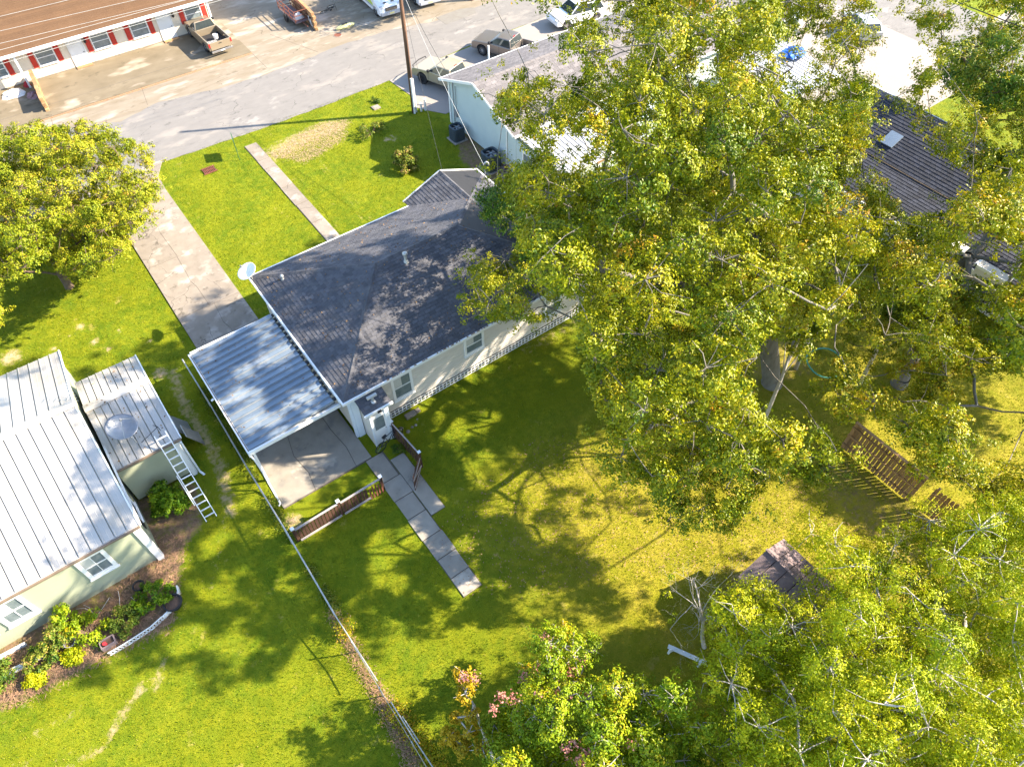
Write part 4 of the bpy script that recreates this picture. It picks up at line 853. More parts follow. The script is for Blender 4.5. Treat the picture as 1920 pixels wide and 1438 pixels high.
def glassq(t, pts, ins=.07, name='window', off=.006, m='glass'):
    P = [Vector(p) for p in pts]; c_ = sum(P, Vector())/len(P); nn = (P[1]-P[0]).cross(P[2]-P[0]).normalized()
    if nn.dot(c_-Vector((0, 0, 1.0))) < 0: nn = -nn
    q = [p+(c_-p).normalized()*ins+nn*(off+.006) for p in P]
    return MB().slab(q, nn, .012).build(name, m, t, local=True)
def greenhouse(t, prof, hb, ht_, m, zb, zt, split=(), name='cab'):
    """prof: rear-bottom, rear-top, front-top, front-bottom"""
    (xr, _), (xrt, _), (xft, _), (xf, _) = prof
    recalc(MB().prism([(xr, zb), (xf, zb), (xft, zt), (xrt, zt)], -hb, hb, -ht_, ht_, (zb, zt)).build(name, m, t, bevel=.06, local=True))
    glassq(t, [(xf, -hb, zb), (xf, hb, zb), (xft, ht_, zt), (xft, -ht_, zt)], .09, 'windscreen')
    glassq(t, [(xr, hb, zb), (xr, -hb, zb), (xrt, -ht_, zt), (xrt, ht_, zt)], .10, 'rear_window')
    cuts = [0]+list(split)+[1]
    for s_ in (-1, 1):
        for a, b_ in zip(cuts[:-1], cuts[1:]):
            B = lambda f: (xr+(xf-xr)*f, s_*hb, zb); T = lambda f: (xrt+(xft-xrt)*f, s_*ht_, zt)
            glassq(t, [B(a+.01), B(b_-.01), T(b_-.01), T(a+.01)], .075, 'side_window')
def pickup(name, label, loc, rot, m, L=5.3, W_=1.86, crew=False, rack=False, rimc='chrome', lift=0.):
    t = thing(name, label, 'pickup truck', loc, 'pickup trucks', rot); h = W_/2; zb = .38+lift; r = .38+lift*.5
    xf, xr = L/2, -L/2; fw_, rw = xf-.95, xr+1.15; cabr = -.05 if not crew else -.65; cowl = xf-1.45
    prof = [(cabr, zb)]+[(fw_-.46, zb)]+arch(fw_, .44, zb+.02)[1:-1]+[(fw_+.46, zb), (xf-.02, zb), (xf, zb+.3), (xf-.06, zb+.52), (xf-.25, zb+.62), (cowl, zb+.72), (cabr, zb+.70)]
    recalc(MB().prism(prof, -h, h).build('body', m, t, bevel=.04, local=True))
    bedp = [(xr+.04, zb+.1)]+[(rw-.46, zb+.04)]+arch(rw, .44, zb+.02)[1:-1]+[(rw+.46, zb+.02), (cabr-.03, zb), (cabr-.03, zb+.70), (xr+.04, zb+.70)]
    for s_ in (-1, 1): recalc(MB().prism(bedp, min(s_*h, s_*(h-.09)), max(s_*h, s_*(h-.09))).build('bed_side', m, t, bevel=.015, local=True))
    MB().box(xr+.08, cabr-.04, -h+.10, h-.10, zb+.16, zb+.22).build('bed_floor', 'dark' if not crew else 'plastic_grey', t, local=True)
    tg = MB().box(xr, xr+.06, -h+.10, h-.10, zb+.12, zb+.68).build('tailgate', m, t, bevel=.015, local=True)
    MB().box(xr-.015, xr, -.12, .12, zb+.5, zb+.55).build('handle', 'dark', tg, local=True)
    MB().box(xr-.16, xr-.02, -h+.06, h-.06, zb-.04, zb+.10).build('rear_bumper', 'chrome', t, bevel=.02, local=True)
    MB().box(xr-.165, xr-.161, -.16, .16, zb-.0, zb+.09).build('plate', 'white_paint', t, local=True)
    MB().box(xf-.06, xf+.08, -h+.05, h-.05, zb+.0, zb+.2).build('front_bumper', 'chrome', t, bevel=.03, local=True)
    MB().box(xf-.04, xf+.012, -h+.42, h-.42, zb+.26, zb+.46).build('grille', 'dark', t, local=True)
    for s_ in (-1, 1):
        MB().box(xf-.12, xf+.01, s_*(h-.39), s_*(h-.07), zb+.28, zb+.46).build('headlight', 'lamp_lens', t, bevel=.01, local=True)
        MB().box(xr-.012, xr+.05, s_*(h-.10), s_*(h+.004), zb+.38, zb+.64).build('tail_light', 'red_light', t, local=True)
        MB().box(cowl-.30, cowl-.14, s_*(h+.02), s_*(h+.2), zb+.74, zb+.90).build('mirror', 'dark', t, bevel=.02, local=True)
    greenhouse(t, [(cabr+.02, 0), (cabr+.18, 0), (cowl-.75, 0), (cowl-.02, 0)], h-.05, h-.22, m, zb+.69, zb+1.22, (.5,))
    MB().box(cabr+.2, cabr+.26, -.14, .14, zb+1.215, zb+1.25).build('brake_light', 'red_light', t, local=True)
    for s_ in (-1, 1): MB().box(cowl-1.02, cowl-1.0, s_*h, s_*(h+.004), zb+.1, zb+.66).box(cowl-.12, cowl-.10, s_*h, s_*(h+.004), zb+.1, zb+.66).build('door_gap', 'dark', t, local=True)
    MB().box(xr+.3, xf-.3, -h+.25, h-.25, zb-.1, zb+.05).build('chassis', 'dark', t, local=True)
    wheels(t, (fw_, rw), h-.13, r, .25, rimc)
    return t
tk = pickup('pickup_truck', 'champagne pickup parked facing the apartment row, loose things in its bed', (14.25, 59.1, .1), R(92), 'champagne', 5.1, 1.82)
cg = thing('paint_bucket', 'white bucket lying in the bed of the champagne pickup', 'bucket', (14.5, 57.9, .75))
MB().lathe([(0, 0), (.16, 0), (.19, .3), (.17, .3), (.14, .03)], (14.5, 57.9, .75), 14).build('bucket', 'white_paint', cg); MB().lathe([(.195, .29), (.205, .31), (.19, .33)], (14.5, 57.9, .75), 14).build('rim', 'cloth_white', cg)
gr = thing('wire_rack', 'white ribbed wire rack lying in the bed of the champagne pickup', 'rack', (14.0, 57.6, .72))
for i in range(8): MB().bar((13.72+i*.09, 57.2, .74), (13.72+i*.09, 57.75, .76), .025, .02).build('wire', 'white_paint', gr)
MB().bar((13.68, 57.2, .76), (14.4, 57.2, .76), .03, .03).build('frame', 'white_paint', gr)
tk2 = pickup('pickup_truck', 'tan pickup with black front rack beside the blue house gable', (26.0, 42.35, .04), R(110), 'tan_paint', 5.8, 2.05, crew=True, rimc='rubber', lift=.08)
mb = MB(); mb.tube([(2.75, -.75, .75), (2.95, -.75, 1.05), (2.98, 0, 1.12), (2.95, .75, 1.05), (2.75, .75, .75)], .035, 8).build('push_bar', 'dark', tk2, local=True)
tk3 = pickup('pickup_truck', 'grey-brown pickup parked beyond the tan one, mostly behind the long grey roof', (31.9, 43.3, .04), R(114), 'grey_paint', 5.6, 1.98, crew=True, rimc='chrome', lift=.05)
def van(name, label, loc, rot, decal=True):
    t = thing(name, label, 'van', loc, 'white vans', rot); L, W_ = 5.6, 2.06; h = W_/2; zb = .32; xf, xr = L/2, -L/2; fw_, rw = xf-1.0, xr+1.25
    prof = [(xr, zb)]+[(rw-.44, zb)]+arch(rw, .42, zb+.02)[1:-1]+[(rw+.44, zb), (fw_-.44, zb)]+arch(fw_, .42, zb+.02)[1:-1]+[(fw_+.44, zb), (xf-.05, zb), (xf, zb+.3), (xf-.07, zb+.62), (xf-.95, zb+.90), (xf-1.0, zb+.92), (xr, zb+.92)]
    recalc(MB().prism(prof, -h, h).build('body', 'van_white', t, bevel=.05, local=True))
    recalc(MB().prism([(xr, zb+.91), (xf-1.0, zb+.91), (xf-1.75, zb+1.75), (xf-2.1, zb+1.86), (xr+.06, zb+1.86)], -h+.02, h-.02, -h+.14, h-.14, (zb+.91, zb+1.86)).build('roof_body', 'van_white', t, bevel=.05, local=True))
    glassq(t, [(xf-1.0, -h+.02, zb+.91), (xf-1.0, h-.02, zb+.91), (xf-1.75, h-.13, zb+1.75), (xf-1.75, -h+.13, zb+1.75)], .09, 'windscreen')
    for s_ in (-1, 1):
        glassq(t, [(xf-2.15, s_*(h-.02), zb+.92), (xf-1.12, s_*(h-.02), zb+.92), (xf-1.72, s_*(h-.11), zb+1.62), (xf-2.15, s_*(h-.11), zb+1.62)], .05, 'side_window')
        MB().box(xr+.1, xf-.5, s_*h, s_*(h+.012), zb+.28, zb+.40).build('side_moulding', 'van_grey', t, local=True)
        MB().box(xf-.34, xf-.05, s_*(h-.34), s_*(h-.05), zb+.46, zb+.68).build('headlight', 'lamp_lens', t, bevel=.03, local=True)
        MB().box(xf-1.35, xf-1.2, s_*(h+.02), s_*(h+.22), zb+.9, zb+1.2).build('mirror', 'dark', t, bevel=.03, local=True)
        MB().box(xr-.01, xr+.04, s_*(h-.12), s_*(h+.004), zb+.7, zb+1.3).build('tail_light', 'red_light', t, local=True)
        if decal: MB().slab([(xf-3.9, s_*(h+.004), zb+.42), (xf-1.25, s_*(h+.004), zb+.42), (xf-1.35, s_*(h+.004), zb+.62), (xf-2.4, s_*(h+.004), zb+.88), (xf-3.9, s_*(h+.004), zb+.88)], (0, s_, 0), .003).build('stripe', 'lime', t, local=True)
    if decal: MB().box(xf-2.9, xf-2.3, -h-.008, -h-.005, zb+.5, zb+.6).build('stripe', 'magenta', t, local=True)
    MB().box(xf-.03, xf+.055, -.52, .52, zb+.30, zb+.56).build('grille', 'dark', t, bevel=.02, local=True)
    mb = MB()
    for k in range(3): mb.box(xf+.056, xf+.062, -.48, .48, zb+.345+k*.075, zb+.365+k*.075)
    mb.build('grille_bar', 'chrome', t, local=True)
    MB().box(xf-.1, xf+.09, -h+.08, h-.08, zb-.02, zb+.24).build('bumper', 'van_grey', t, bevel=.04, local=True)
    MB().box(xf+.092, xf+.10, -.2, .2, zb+.06, zb+.2).build('plate', 'yellow_plate', t, local=True)
    MB().box(xr+.3, xf-.3, -h+.25, h-.25, zb-.08, zb+.05).build('chassis', 'dark', t, local=True)
    for y in (-.35, .35): MB().box(xf-.52, xf-.36, y-.13, y+.13, zb+.79, zb+.80).build('hood_vent', 'dark', t, local=True)
    wheels(t, (fw_, rw), h-.14, .35, .22)
    return t
van('van', 'white van with lime stripe nosing towards the street left of the utility pole', (28.1, 56.9, .02), R(-94))
van('van', 'white van right of the utility pole, at the top edge', (31.75, 56.6, .02), R(-96), False)
suv = thing('parked_car', 'white car glimpsed beyond the grey pickup under the topmost oak branches', 'car', (39.6, 44.6, .04), rot=R(172)); h = .92
prof = [(-2.3, .35), (-1.85, .35)]+arch(-1.42, .4, .36)[1:-1]+[(-.98, .35), (.98, .35)]+arch(1.42, .4, .36)[1:-1]+[(1.85, .35), (2.3, .4), (2.33, .7), (2.1, .92), (1.1, 1.02), (-2.25, 1.02)]
recalc(MB().prism(prof, -h, h).build('body', 'van_white', suv, bevel=.05, local=True)); greenhouse(suv, [(-2.2, 0), (-1.8, 0), (.35, 0), (1.1, 0)], h-.04, h-.22, 'van_white', 1.01, 1.62, (.33, .66), 'roof')
for s_ in (-1, 1): MB().box(2.1, 2.32, s_*.5, s_*.85, .68, .84).build('headlight', 'lamp_lens', suv, local=True)
wheels(suv, (1.42, -1.42), h-.12, .35)
# rusty trailer with junk
tr = thing('utility_trailer', 'rusty red cage trailer with junk beside the block wall', 'trailer', (21.5, 58.3, .05))
MB().box(20.75, 21.8, 57.0, 60.2, .42, .50).build('deck', 'plank_grey', tr)
for z in (.62, .95, 1.3):
    MB().box(20.72, 20.77, 57.0, 60.2, z, z+.05).box(21.78, 21.83, 57.0, 60.2, z, z+.05).box(20.77, 21.78, 60.16, 60.2, z, z+.05).box(20.77, 21.78, 57.0, 57.04, z, z+.05).build('side_rail', 'rust', tr)
for x in (20.72, 21.78):
    for y in (57.0, 58.0, 59.0, 60.15): MB().box(x, x+.05, y, y+.05, .5, 1.3).build('stake', 'rust', tr)
wheels(tr, (), .5)
for x in (20.62, 21.9): MB().tube([(x-.08, 58.6, .33), (x+.08, 58.6, .33)], .3, 16).build('wheel', 'rubber', tr)
MB().tube([(21.3, 57.0, .45), (21.3, 56.0, .45)], .04, 6).build('drawbar', 'rust', tr)
def heap(name, label, cat, c, r, h, m, seed, k=14):
    rr = random.Random(seed); mb = MB(); n1, n2 = k, 6; vs = []; fs = []
    for i in range(n2+1):
        for j in range(n1):
            a = j*math.tau/n1; f = 1-i/n2; q = r*(f**.6)*(1+rr.uniform(-.25, .25)); vs.append((c[0]+q*math.cos(a), c[1]+q*math.sin(a)*.8, c[2]+h*(1-f**1.6)*(1+rr.uniform(-.15, .15))))
    for i in range(n2):
        for j in range(n1): fs.append((i*n1+j, i*n1+(j+1) % n1, (i+1)*n1+(j+1) % n1, (i+1)*n1+j))
    o = mb.add(vs, fs).build(name, m, smooth=False); return tag(o, label, cat)
heap('cloth_bundle', 'white cloth bundle on the rusty trailer', 'cloth', (21.3, 57.6, .5), .38, .45, 'cloth_white', 3)
heap('laundry_pile', 'white and grey laundry heap spread along the apartment edge by the low block wall', 'laundry', (-.1, 60.2, .1), .8, .25, 'cloth_white', 4)
heap('laundry_pile', 'dull mauve clothes heap against the low block wall', 'laundry', (.95, 59.0, .1), .42, .35, 'cloth_mauve', 5)
heap('bag', 'small red bag at the foot of the apartment post', 'bag', (1.0, 60.75, .1), .25, .35, 'cloth_red', 6)
def bicycle(label, loc, rot, m, name='bicycle', lie=False, grp=None):
    t = thing(name, label, 'bicycle', loc, grp, rot)
    if lie: t.rotation_euler = (R(75), 0, rot)
    q = Matrix.Rotation(R(90), 3, 'X')
    for x in (-.52, .52):
        w_ = MB().lathe([(.30, -.02), (.33, -.012), (.33, .012), (.30, .02)], (x, 0, .33), 22, q).build('wheel', 'rubber', t, local=True)
        sp = MB(); [sp.bar((x, 0, .33), (x+.3*math.cos(a), 0, .33+.3*math.sin(a)), .006, .006) for a in [k*math.tau/10 for k in range(10)]]; sp.build('spokes', 'chrome', w_, local=True)
    mb = MB(); P = {'r': (-.52, 0, .33), 'b': (-.05, 0, .3), 's': (-.2, 0, .78), 'h': (.36, 0, .82), 'f': (.52, 0, .33)}
    for a, b_ in ('rb', 'rs', 'bs', 'sh', 'bh', 'hf'): mb.tube([P[a], P[b_]], .018, 6)
    mb.build('frame', m, t, local=True)
    MB().tube([(.36, 0, .82), (.34, 0, .98)], .015, 6).tube([(.30, -.28, 1.02), (.34, 0, .98), (.30, .28, 1.02)], .014, 6).build('handlebar', 'dark', t, local=True)
    MB().box(-.34, -.1, -.06, .06, .86, .91).tube([(-.2, 0, .78), (-.21, 0, .87)], .014, 6).build('saddle', 'dark', t, local=True)
    return t
bicycle('white bicycle leaning in the shade of the block wall by the trailer', (21.75, 56.5, .04), R(80), 'white_paint')
bicycle('dark bicycle lying on the ground left of the first van', (24.0, 58.6, .1), R(30), 'dark', lie=True)
bicycle('black bicycle parked against the lean-to door by the back walk', (6.35, 18.02, .05), R(12), 'dark')
# street furniture
up_ = thing('utility_pole', 'tall brown wooden utility pole with white conduit at its foot', 'utility pole', (21.95, 41.1, 0))
MB().tube([(21.95, 41.1, 0), (21.93, 41.1, 10.5)], [.16, .11], 12).build('pole', 'pole_wood', up_, smooth=True)
MB().tube([(21.90, 40.93, .02), (21.91, 40.95, 2.6)], .075, 8).tube([(22.08, 40.98, .02), (22.07, 41.0, 2.5)], .045, 8).build('conduit', 'white_paint', up_)
MB().tube([(21.92, 40.94, 2.6), (21.94, 40.98, 5.8)], .015, 5).build('ground_wire', 'cable_black', up_)
MB().lathe([(.03, 0), (.06, .04), (.04, .08), (.06, .12), (0, .16)], (21.93, 41.1, 10.5), 8).build('insulator', 'plastic_grey', up_)
for i, (x, y, h) in enumerate(((22.42, 40.9, .62), (22.72, 40.83, .85))):
    t = thing('conduit_stub', 'shorter white capped pipe beside the utility pole' if i == 0 else 'taller white capped pipe beside the utility pole', 'pipe', (x, y, 0), 'white pipes by the pole')
    MB().cyl((x, y, 0), .075, h, 12).build('pipe', 'white_paint', t, smooth=False); MB().lathe([(.095, -.05), (.095, .04), (0, .06)], (x, y, h), 12).build('cap', 'white_paint', t)
def wire(label, pts, r=.012, m='cable_black', name='power_line', sag=.4, grp='overhead wires'):
    a, b_ = Vector(pts[0]), Vector(pts[1]); P = [a+(b_-a)*t-Vector((0, 0, sag*4*t*(1-t))) for t in [k/16 for k in range(17)]]
    tag(MB().tube(P, r, 5).build(name, m), label, 'cable', grp)
for i, (y0, y1, nm) in enumerate(((50.9, 50.1, 'topmost'), (49.7, 48.3, 'second highest'), (48.1, 46.8, 'middle'), (46.45, 46.05, 'fourth'), (44.5, 44.5, 'lowest'))):
    wire(nm+' of the five pale wires strung across the brown apartment roof', ((-28, y0+.11*28*(y0-y1)/.8*.3, 9.0), (24, y1-(24-9)*(y0-y1)/8.5, 9.05)), .010, 'cable_white', sag=.05)
wire('white service cable running from the pole to the hooked mast on the dark roof', ((21.9, 41.0, 8.6), (19.06, 28.25, 4.05)), .012, 'cable_white', 'service_cable', .35)
wire('thin black cable dropping from the pole towards the pale blue gable', ((21.9, 41.0, 8.8), (23.3, 37.9, 3.3)), .012, 'cable_black', 'service_cable', .3)
wire('thin black telephone cable falling past the tan pickup to the dark house roof', ((21.95, 41.0, 7.9), (16.9, 29.2, 4.1)), .010, 'cable_black', 'service_cable', .4)
wire('thicker black wire over the side street at the top right corner', ((48.2, 34, 8), (49.6, -4, 8)), .03, sag=.1)
wire('thinner black wire just beyond the thicker one over the side street', ((49.7, 34, 8.2), (51.4, -4, 8.2)), .018, sag=.1)
t = thing('yard_sign', 'green sign board on thin posts seen edge-on beside the concrete walk', 'sign', (10.1, 44.2, 0))
MB().box(9.78, 9.81, 43.1, 43.13, 0, 1.35).build('post', 'green_metal', t); MB().box(10.02, 10.05, 44.1, 44.13, 0, 1.35).build('post', 'green_metal', t)
MB().slab([(9.79, 43.1, .72), (10.03, 44.12, .72), (10.03, 44.12, 1.42), (9.79, 43.1, 1.42)], (1, -.24, 0), .025).build('board', 'green_metal', t)
t = thing('drain_grate', 'rusty brown drain grate set in the grass by the driveway', 'drain grate', (7.75, 43.2, 0))
MB().box(7.35, 8.15, 42.9, 43.5, -.05, .03).build('pit', 'dark', t)
for i in range(8): MB().box(7.36+i*.1, 7.41+i*.1, 42.9, 43.5, .035, .07).build('bar', 'rust', t)
MB().box(7.3, 8.2, 42.86, 42.91, .03, .075).box(7.3, 8.2, 43.49, 43.54, .03, .075).box(7.36, 8.1, 43.18, 43.22, .07, .08).build('frame', 'rust', t)
t = thing('meter_box', 'square concrete meter box lid in the grass near the road', 'utility box', (20.1, 43.2, 0)); MB().box(19.8, 20.35, 42.95, 43.45, -.05, .08).build('box', 'concrete', t, bevel=.02); MB().box(19.9, 20.25, 43.05, 43.35, .082, .095).build('lid', 'concrete_grey', t)
t = thing('manhole_cover', 'rusty oval access cover in the pale concrete apron', 'manhole', (22.9, 54.2, 0)); MB().cyl((22.9, 54.2, .0), .3, .03, 20).build('cover', 'rust', t); MB().lathe([(.30, .03), (.36, .03), (.36, 0)], (22.9, 54.2, 0), 20).build('ring', 'concrete', t)
t = thing('kayak', 'pale yellow kayak lying at the shaded edge of the apron', 'kayak', (24.2, 54.6, 0))
MB().lathe([(0, -.9), (.12, -.7), (.2, -.3), (.22, 0), (.2, .3), (.12, .7), (0, .9)], (24.0, 54.9, .14), 12, Matrix.Rotation(R(90), 3, 'Y') ).build('hull', 'yellow_plate', t, smooth=True); MB().box(23.7, 24.2, 54.8, 55.0, .35, .37).build('seat', 'dark', t)
# garden hose hoop, blue tarps, boat
hp = [(26.5+.95*math.cos(a), 9.1+.95*math.sin(a), .12+.05*math.sin(3*a)) for a in [k*math.tau/24 for k in range(25)]]
tag(MB().tube(hp, .04, 6).build('garden_hose', 'hose_green'), 'green garden hose coiled in a ring on the grass under the oak', 'hose')
heap('blue_tarp', 'crumpled bright blue tarp near the white patio cover', 'tarp', (44.6, 27.3, 2.95), .9, .4, 'tarp_blue', 11, 18)
heap('blue_tarp', 'smaller dark blue tarp farther up beside the boat', 'tarp', (46.6, 30.1, .1), .6, .5, 'tarp_blue', 12, 12)
heap('blue_tarp', 'pale blue folded tarp end near the top of the oak', 'tarp', (48.6, 31.4, .1), .8, .5, 'tarp_blue', 13, 12)
bt = thing('boat', 'white covered boat on a trailer in the pale yard at the top', 'boat', (53, 33.2, 0))
mb = MB(); rings = []
for i in range(9):
    t_ = i/8; x = -2.6+5.2*t_; wd = 1.05*math.sin(math.pi*min(1, .25+.75*(1-t_**2.2)))**.6 if t_ < 1 else .03; rings.append([(x, -wd, 1.25), (x, -wd*.7, .65), (x, 0, .42), (x, wd*.7, .65), (x, wd, 1.25), (x, 0, 1.45)])
c_, s_ = math.cos(R(40)), math.sin(R(40))
vs = [(53+c_*x-s_*y, 33.2+s_*x+c_*y, z) for r_ in rings for x, y, z in r_]
mb.add(vs, [(i*6+k, i*6+(k+1) % 6, (i+1)*6+(k+1) % 6, (i+1)*6+k) for i in range(8) for k in range(6)]+[(5,4,3,2,1,0)]).build('hull', 'van_white', bt)
MB().bar((50.6, 31.2, .35), (55.2, 35.0, .35), .1, .08).build('trailer_frame', 'galvanised', bt)
for k in (-1, 1): MB().tube([(52.6-s_*k*.8, 32.9+c_*k*.8, .3), (52.6-s_*k*.95, 32.9+c_*k*.95, .3)], .28, 14).build('wheel', 'rubber', bt)
t = thing('parked_suv', 'silver car end glimpsed at the very top behind the boat', 'car', (56.6, 29.6, .03), rot=R(60))
recalc(MB().prism([(-2, .35), (-1.75, .35)]+arch(-1.3, .38, .36)[1:-1]+[(-.85, .35), (.9, .35)]+arch(1.3, .38, .36)[1:-1]+[(1.75, .35), (2.1, .4), (2.1, .75), (1.2, .95), (-2, .98)], -.85, .85).build('body', 'galvanised', t, bevel=.05, local=True)); greenhouse(t, [(-1.9, 0), (-1.5, 0), (.3, 0), (1.1, 0)], .8, .64, 'galvanised', .94, 1.45, (.5,), 'roof'); wheels(t, (1.3, -1.3), .74, .33)
# gas meter, stones, flower-bed things
t = thing('concrete_block', 'loose concrete block lying beside the lattice near the lean-to', 'block', (8.0, 18.9, 0)); MB().box(7.7, 8.25, 18.75, 19.0, 0, .18).build('block', 'concrete', t, bevel=.015); MB().box(8.3, 8.5, 18.8, 19.02, 0, .1).build('shard', 'concrete', t, bevel=.01)
for i in range(6):
    x, y = 7.0+i*.22+rnd.uniform(-.05, .05), 18.55-rnd.uniform(0, .5); r_ = rnd.uniform(.05, .13)
    tag(MB().lathe([(0, r_*.8), (r_*.7, r_*.6), (r_, .1*r_), (r_*.9, -.02)], (x, y, 0), 7).build('stone', 'concrete'), 'one of the small pale stones scattered beside the screen and lattice', 'stone', 'pale stones by the lattice')
def pot(label, x, y, r, h, m='terracotta'):
    t = thing('flower_pot', label, 'flower pot', (x, y, 0), 'pots in the flower bed'); MB().lathe([(0, .01), (r*.72, 0), (r, h), (r*1.1, h), (r*1.1, h+.05), (r*.92, h+.05), (r*.9, h-.03)], (x, y, 0), 16).build('pot', m, t); MB().cyl((x, y, h-.06), r*.89, .02, 14).build('earth', 'soil', t)
pot('terracotta pot under the leafy citrus plant by the ladder', -2.75, 20.75, .26, .34)
pot('dark round pot at the right end of the flower bed', -4.45, 16.55, .34, .3, 'dark')
pot('dark pot in the flower bed under the four-pane window', -5.3, 18.05, .22, .3, 'dark')
pot('small grey pot hidden among bed shrubs', -8.2, 17.4, .2, .25, 'plastic_grey')
t = thing('planter_box', 'grey planter box with red and dark things at the bed edge', 'planter', (-7.0, 16.45, 0))
MB().box(-7.3, -6.75, 16.38, 16.42, 0, .3).box(-7.3, -6.75, 16.7, 16.74, 0, .3).box(-7.3, -7.26, 16.42, 16.7, 0, .3).box(-6.79, -6.75, 16.42, 16.7, 0, .3).build('side', 'plank_grey', t); MB().box(-7.25, -6.8, 16.43, 16.69, .02, .22).build('earth', 'soil', t)
tag(MB().lathe([(0, 0), (.07, 0), (.08, .14), (0, .15)], (-7.12, 16.52, .22), 8).build('red_cup', 'cloth_red'), 'small red cup standing in the grey planter box', 'cup')
t = thing('garden_edging', 'white openwork garden edging curving round the bed end', 'edging', (-5.5, 16.1, 0))
E0 = [(-7.15, 16.12), (-6.6, 16.10), (-6.05, 16.12), (-5.5, 16.15), (-5.0, 16.28)]
for p, q in zip(E0[:-1], E0[1:]):
    mb = MB(); mb.bar((*p, .02), (*q, .02), .03, .04); mb.bar((*p, .27), (*q, .27), .03, .03)
    for k in range(4):
        a = [p[0]+(q[0]-p[0])*k/4, p[1]+(q[1]-p[1])*k/4]; b_ = [p[0]+(q[0]-p[0])*(k+1)/4, p[1]+(q[1]-p[1])*(k+1)/4]
        mb.bar((*a, .03), (*b_, .26), .02, .02); mb.bar((*a, .26), (*b_, .03), .02, .02)
    mb.build('panel', 'white_paint', t)
E1 = [(-5.0, 16.28), (-4.6, 16.42), (-4.3, 16.65), (-4.12, 16.95), (-4.08, 17.2)]
for p, q in zip(E1[:-1], E1[1:]): MB().bar((*p, .12), (*q, .12), .05, .24).build('curved_panel', 'white_paint', t)
t = thing('bed_border', 'pale timber border along the left part of the flower bed', 'edging', (-9.5, 18.0, 0)); MB().bar((-12.5, 17.9, .12), (-8.9, 17.55, .12), .12, .24).build('timber', 'trim_blue', t); MB().bar((-12.5, 18.6, .12), (-9.6, 18.45, .12), .08, .2).build('timber', 'trim_blue', t)
# a person's pair of chairs? none. dead branches on soil
for i in range(6):
    x, y, a = rnd.uniform(-10, -5), rnd.uniform(16.8, 18.3), rnd.uniform(0, 3); L = rnd.uniform(.5, 1.1)
    tag(MB().tube([(x, y, .05), (x+.5*L*math.cos(a), y+.5*L*math.sin(a), .18), (x+L*math.cos(a+.2), y+L*math.sin(a+.2), .1)], .012, 5).build('dead_stem', 'bark_pale'), 'one of the pale dead stems lying in the flower bed', 'stem', 'dead stems in the bed')
# ================================================================ TREES
def ray_hits(px, c, r):
    """entry/exit parameters of view rays with an ellipsoid"""
    d_ = _f[None]*FPX+_r[None]*(px[:, :1]-960)-_u[None]*(px[:, 1:]-719); d_ = unit(d_); o = (np.array([0, 0, CAMZ])-c)/r; dd = d_/r
    A = (dd**2).sum(1); B = (dd*o).sum(1); C_ = (o**2).sum()-1; D = B*B-A*C_
    return d_, (-B-np.sqrt(np.maximum(D, 0)))/A, (-B+np.sqrt(np.maximum(D, 0)))/A, D > 0
SUNK = 1/math.tan(SUN_EL)
LOBE = [(855,470),(1000,440),(1110,470),(1110,660),(940,660),(855,620)]
def sun_px(P, z=0.): return PX(np.stack([P[:, 0]-SX*SUNK*P[:, 2], P[:, 1]-SY*SUNK*P[:, 2], 0*P[:, 2]+z], -1))
SUNNY_UP = [([(590,440),(765,385),(830,320),(900,320),(880,400),(860,400),(760,440),(640,480)], 3.8, .97), ([(650,740),(665,620),(690,510),(760,500),(840,600),(800,670),(700,720)], 3.9, .92), ([(780,500),(900,450),(920,540),(850,580)], 4.2, .75), ([(500,560),(560,540),(660,600),(640,640),(560,640)], 3.8, .75), ([(850,700),(900,640),(1000,580),(1020,640),(860,760)], 1.2, .7), ([(0,850),(120,800),(110,960),(200,1010),(90,1090),(0,1110)], 3.6, .97), ([(0,720),(120,670),(150,760),(0,820)], 3.6, .97)]
SUNNY = [[(1010,1010),(1000,940),(1070,850),(1130,800),(1250,830),(1500,890),(1640,1040),(1600,1080),(1440,1060),(1260,1110),(1180,1130),(1120,1060)],
         [(0,1330),(140,1255),(330,1240),(520,1330),(560,1438),(560,1700),(0,1700)], [(0,590),(120,540),(250,560),(330,650),(110,650),(0,670)],
         [(300,330),(500,290),(640,440),(590,470),(480,560),(390,560),(250,460)], [(700,450),(760,380),(820,300),(920,300),(900,400),(830,420)],
         [(460,270),(700,200),(760,320),(700,430),(600,430)], [(480,930),(560,880),(690,860),(680,900),(560,960)], [(350,330),(350,560),(250,460)]]
